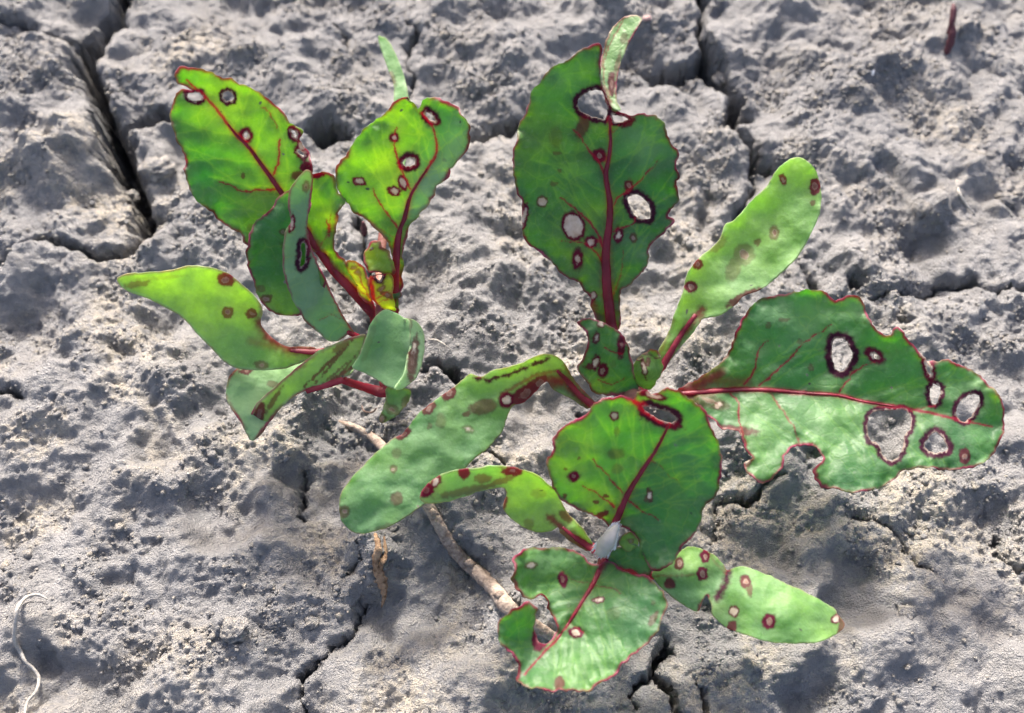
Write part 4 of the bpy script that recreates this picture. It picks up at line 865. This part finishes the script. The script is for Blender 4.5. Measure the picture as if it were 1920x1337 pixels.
Mp = Patch([(1144,992),(1129,981),(1100,962),(1067,948),(1048,933),(1036,914),(1031,895),(1025,871),(1036,848),(1040,817),(1057,802),(1076,788),(1105,776),(1114,757),(1138,745),(1167,742),(1184,744),(1194,731),(1210,728),(1229,736),(1252,728),(1276,731),(1291,748),(1310,764),(1329,786),(1343,810),(1350,843),(1353,881),(1348,910),(1338,933),(1319,952),(1314,981),(1300,1005),(1283,1024),(1272,1043),(1252,1062),(1229,1068),(1210,1055),(1200,1029),(1191,1005),(1176,991),(1160,990),(1156,1004),(1146,1004)],
    (1150,992,11.5), (1.12,.06), deltas=[(1150,992,0),(1190,900,-.3),(1255,790,.6),(1035,870,.8),(1350,880,1.0),(1230,1062,2.6),(1130,750,1.2),(1280,740,2.0),(1310,1000,1.6)], fold=(M_mid,.08,.08), name='M', pales=[(1290,830,50,.15)], base_tint=.25, thick=.38, margin=(3.4,.95), crenate=1.8,
    holes=[[(1206,764),(1214,764),(1234,768),(1257,775),(1268,786),(1260,793),(1243,790),(1225,781),(1210,771)]],
    veins=[(M_mid,7,1.6),([(1167,924),(1138,890),(1112,862)],1.8,.7),([(1153,950),(1124,929),(1093,910)],2.0,.8),([(1179,938),(1205,960),(1236,974)],1.8,.7),([(1219,860),(1245,878)],1,.5,.6),([(1184,744),(1200,760),(1240,788)],6,4,.95),([(1250,890),(1270,900)],.8,.4,.4)],
    spots=[(1152,780,5,5,0,1,6,.95),(1076,893,6,5,0,.4,7,.95),(1218,929,3.5,8,-10,1,4,.7),(1155,851,8,5,0,0,8,.3),(1157,879,6,5,0,0,7,.25),(1224,740,15,5,15,1,6,.9),(1237,783,30,7,25,.0,6,.9),(1054,860,8,6,-20,0,2,-.1),(1127,967,9,4,-30,0,4,.8),(1060,930,3,3,0,0,2,.7),(1118,940,3,2,0,0,2,.7),(1135,930,3,2,0,0,2,.7),(1085,860,2,2,0,0,2,.6),(1060,880,2,2,0,0,2,.6),(1212,935,3,5,0,0,3,.5),(1156,810,3,5,0,0,4,.3)],
    flush=[([(1150,990),(1162,960)],9,.8),([(1176,991),(1195,1010)],7,.5)], tints=[(1060,880,50,.5),(1120,940,50,.55),(1130,790,60,.25),(1280,900,70,-.35),(1250,1010,60,-.3),(1180,850,40,.1)])
m_ = leaf('leaf', [Mp], M_LEAF, s3, 'rounded scalloped leaf facing the camera with a slit at its top')
rib('midrib', Mp, M_mid, .7, .10, m_, lift=.05, extra=[(1142,1036,9.6)])
# white hairs at the heart
V_, F_, k = [], [], 0
hr = random.Random(5)
for i in range(300):
    an = hr.uniform(0, 2 * math.pi); t0_, t1_ = hr.uniform(0, .35), hr.uniform(.55, 1.08)
    ax0, ax1 = at(1130, 1034, 10.6), at(1154, 986, 14.2)
    def cone(t, a_, e):
        r_ = 1.25 * (1 - .82 * min(t, 1)) + e
        return ax0 + (ax1 - ax0) * t + np.array([math.cos(a_) * r_, math.sin(a_) * r_ * .5, math.sin(a_) * r_ * .7])
    c0, c1 = cone(t0_, an, hr.uniform(-.1, .2)), cone(t1_, an + hr.gauss(0, .35), abs(hr.gauss(0, .22)))
    md = cone((t0_ + t1_) / 2, an + hr.gauss(0, .15), hr.uniform(0, .22))
    v, f = tube_geo(smooth_open(np.array([c0, md, c1]), 4), np.linspace(.03, .012, 9), sides=5)
    V_.append(v); F_.append(quads_to_tris(f) + k); k += len(v)
hm = new_obj('hair_tuft', tri_mesh('hair_tuft', np.vstack(V_) * MM, np.vstack(F_)), M_HAIR, s3)
tag(hm, 'tuft of fine white hairs', kind='stuff')

tube('bud_sheath', smooth_open(np.array([at(1122,1036,10.6), at(1132,1026,12.2), at(1142,1010,13.6), at(1152,992,14.2), at(1157,982,14.2)]), 5), [.5,.7,.85,.92,.95,.95,.92,.9,.86,.82,.76,.7,.62,.55,.48,.4,.34,.27,.2,.14,.08], M_SHEATH, s3, lump=.12, squash=.7, seed=4)['label'] = 'smooth whitish membrane sheath at the heart of the seedling'
# ================================================================== roots, fibres and small litter
def ground_tube(name, pts, rad, m, label, cat, up=.0, lump=.05, sub=7, squash=1.0, sides=14, group=None, parent=None, seed=1):
    P = smooth_open(np.array([gpt(x, y, 0) + [0, 0, z + up] for x, y, z in pts]), sub)
    r = np.interp(np.linspace(0, 1, len(P)), np.linspace(0, 1, len(rad)), rad)
    o = tube(name, P, r, m, parent, lump=lump, squash=squash, sides=sides, seed=seed)
    return tag(o, label, cat, group)
root = ground_tube('dry_root', [(628,785,-.3),(660,800,.1),(700,822,.2),(745,870,.5),(790,930,.8),(806,955,.9),(822,985,.9),(842,1020,.8),(868,1052,.8),(900,1080,.7),(930,1110,.6),(950,1138,.6),(985,1166,.7),(1030,1192,.4),(1060,1210,-.6)],
    [.15,.5,.65,.7,.7,.72,.74,.78,.85,.92,.9,.95,.85,.7,.5], M_ROOT, 'tan woody root curving over the soil below the long seed leaf', 'root', lump=.07, up=-.15)
# side rootlet knots on the woody root
for (x, y, r) in ((880,1062,.5),(936,1122,.55),(812,968,.45)):
    p = gpt(x, y, 1.5)
    v, f = tube_geo(np.array([p + [-.6, .2, -.6], p + [0, 0, .1], p + [.7, -.1, -.6]]), [r * .5, r, r * .5], sides=9, lump=.2)
    new_obj('knot', tri_mesh('knot', v * MM, quads_to_tris(f)), M_ROOT, root)
wr = empty('withered_leaf', gpt(716, 1085), 'shrivelled brown leaf scrap on the soil beneath the long seed leaf', 'leaf scrap')
for j, (pts, r) in enumerate((([(705,1005,1.0),(712,1035,1.6),(706,1065,1.2),(716,1095,1.5),(722,1120,1.0),(716,1140,.3)], [.15,.45,.3,.5,.35,.08]), ([(722,1010,.8),(724,1045,1.2),(716,1075,1.8),(724,1100,.9),(720,1130,.2)], [.12,.3,.35,.26,.06]))):
    ground_tube('shrivelled_fold', pts, r, M_WITHER, None, None, lump=.35, squash=.45, parent=wr, seed=j + 3)
ground_tube('root_fibre', [(94,1127,.5),(78,1120,.8),(58,1126,1.0),(42,1146,1.0),(36,1178,.8),(33,1204,.5),(42,1224,.3),(54,1244,.6),(70,1258,.8),(80,1276,.8),(74,1300,.7),(58,1318,.6),(52,1340,.5),(46,1370,.3)],
    [.08,.17,.21,.23,.23,.27,.25,.17,.19,.21,.19,.17,.17,.14], M_FIBRE, 'white root fibre hooking over the soil at the lower left', 'root fibre', up=.25, lump=.06, sides=9)
ground_tube('dark_fibre', [(683,776,2.5),(686,785,2.4),(695,790,2.6),(705,791,3.0),(712,788,3.6)], [.07,.12,.14,.12,.1], M_DARKF, 'dark hooked fibre below the curled seed leaf', 'fibre', lump=.05, sides=7)
ground_tube('pale_fibre', [(1793,338,.15),(1797,362,.2),(1810,385,.2),(1828,404,.15)], [.08,.2,.22,.08], M_FIBRE, 'pale curved fibre lying on bare soil right of the lime seed leaf', 'fibre', lump=.1, sides=7)
ground_tube('pale_thread', [(803,640,.5),(818,643,.8),(832,650,.7),(846,657,.2)], [.06,.12,.12,.05], M_FIBRE, 'short pale thread on the soil beside the rolled seed leaf', 'thread', lump=.1, sides=7)
sp_ = empty('sprout', gpt(1776, 95), 'dark red sprout stub poking from soil in the upper right', 'sprout')
def blob(name, path, rad, m, parent=None, lump=.1, seed=0):
    P = smooth_open(np.array(path), 5); r = np.interp(np.linspace(0, 1, len(P)), np.linspace(0, 1, len(rad)), rad)
    return tube(name, P, r, m, parent, lump=lump, sides=12, seed=seed)
b0 = gpt(1776, 98, .2)
blob('shoot', [b0 + [0, 0, -.6], b0 + [.1, .6, 1.2], b0 + [.15, 1.5, 2.6], b0 + [.2, 2.3, 3.4]], [.5, .6, .55, .2], M_SPROUT, sp_)
b1 = gpt(1780, 62, .2)
blob('shoot', [b1 + [0, 0, -.4], b1 + [.1, .9, 1.2], b1 + [.2, 2.4, 2.4], b1 + [.2, 3.4, 2.8]], [.4, .48, .5, .2], M_SPROUT, sp_, seed=2)
b2 = gpt(684, 440, .2)
tag(blob('sprout', [b2 + [0, 0, -.4], b2 + [-.05, .5, .7], b2 + [-.1, 1.0, 1.6]], [.45, .5, .2], M_SPROUT), 'tiny red sprout in the crack behind the left seedling', 'sprout')
b3 = gpt(1212, 40, .3)
tag(blob('seed', [b3 + [-.7, -.1, 0], b3 + [-.3, 0, .25], b3 + [.3, .1, .3], b3 + [.8, .15, .05]], [.15, .42, .42, .15], M_SEED), 'small pink seed beside the curled tip of the tall leaf', 'seed')
b4 = gpt(1635, 137, .15)
tag(blob('chaff', [b4 + [-.1, -.7, 0], b4 + [0, 0, .2], b4 + [.05, .8, .05]], [.12, .3, .1], M_HAIR), 'tiny white fleck of chaff on the bare upper right soil', 'chaff')

# loose clods
def clod_mesh(name, r, seed, flat=.75):
    import bmesh
    bm = bmesh.new(); bmesh.ops.create_icosphere(bm, subdivisions=4, radius=1.0)
    V = np.array([v.co[:] for v in bm.verts]); F = np.array([[v.index for v in f.verts] for f in bm.faces]); bm.free()
    n = fbm(V[:, 0] * 1.1 + seed * 7.7 + V[:, 2], V[:, 1] * 1.1 - V[:, 2] * .8, 1.0, 4, seed, .6)
    V = V * (1 + .38 * n)[:, None]; V[:, 2] *= flat
    me = tri_mesh(name, V * r * MM, F)
    a = me.attributes.new('crust', 'FLOAT', 'POINT'); a.data.foreach_set('value', np.full(len(V), .6, np.float32))
    return me
CLODS = [(1698,1152,1.0,'round pale clod on the bare soil right of the front seedling'), (1883,378,1.5,'bright clod at the right edge above the broad leaf'), (300,322,2.3,'grey clod lodged in the wide crack at upper left'),
         (247,372,1.3,'dark clod wedged low in the upper left crack'), (1728,392,1.4,'cream clod casting a shadow right of the lime seed leaf'), (1350,150,1.2,'clod wedged in the crack at the top right of the tall leaf'),
         (1700,590,1.3,'pale clod just above the notched edge of the broad leaf'), (440,1182,1.5,'cream clod overhanging a dark hollow in the lower left soil'), (585,1168,.9,'small cream clod beside the thin crack in the lower left soil')]
for i, (x, y, r, lb) in enumerate(CLODS):
    p = gpt(x, y, r * .22)
    o = new_obj('soil_clod', clod_mesh('soil_clod', r, i + 3), M_SOIL)
    o.location = p * MM; o.rotation_euler = (0, 0, i * 1.3)
    tag(o, lb, 'clod', 'loose clods on the soil')
# crumbs: too many to count
import bmesh
bm = bmesh.new(); bmesh.ops.create_icosphere(bm, subdivisions=1, radius=1.0)
IV = np.array([v.co[:] for v in bm.verts]); IF = np.array([[v.index for v in f.verts] for f in bm.faces]); bm.free()
nC = 26000
cx, cy = rng.uniform(-95, 95, nC * 4), rng.uniform(-54, 80, nC * 4)
keep = rng.uniform(0, 1, nC * 4) < sstep(fbm(cx, cy, 15, 3, 50), -.25, .4) * sstep(fbm(cx, cy, 6, 3, 150), -.3, .4) * .95 + .03
cx, cy = cx[keep][:nC], cy[keep][:nC]; nC = len(cx)
cz = np.array([gz(a_, b_) for a_, b_ in zip(cx, cy)])
cs = np.clip(rng.lognormal(-1.75, .42, nC), .07, .7)
CV = IV[None] * (1 + .28 * rng.normal(size=(nC, len(IV), 1))) * cs[:, None, None] * np.array([1, 1, .8])
CV = CV + np.stack([cx, cy, cz + cs * .1], 1)[:, None]
CF = (IF[None] + (np.arange(nC) * len(IV))[:, None, None]).reshape(-1, 3)
cme = tri_mesh('soil_crumbs', CV.reshape(-1, 3) * MM, CF)
a = cme.attributes.new('crust', 'FLOAT', 'POINT'); a.data.foreach_set('value', np.repeat(rng.uniform(.1, 1, nC), len(IV)).astype(np.float32))
tag(new_obj('soil_crumbs', cme, M_SOIL), 'fine crumbs of dry soil scattered over the crust', kind='stuff')
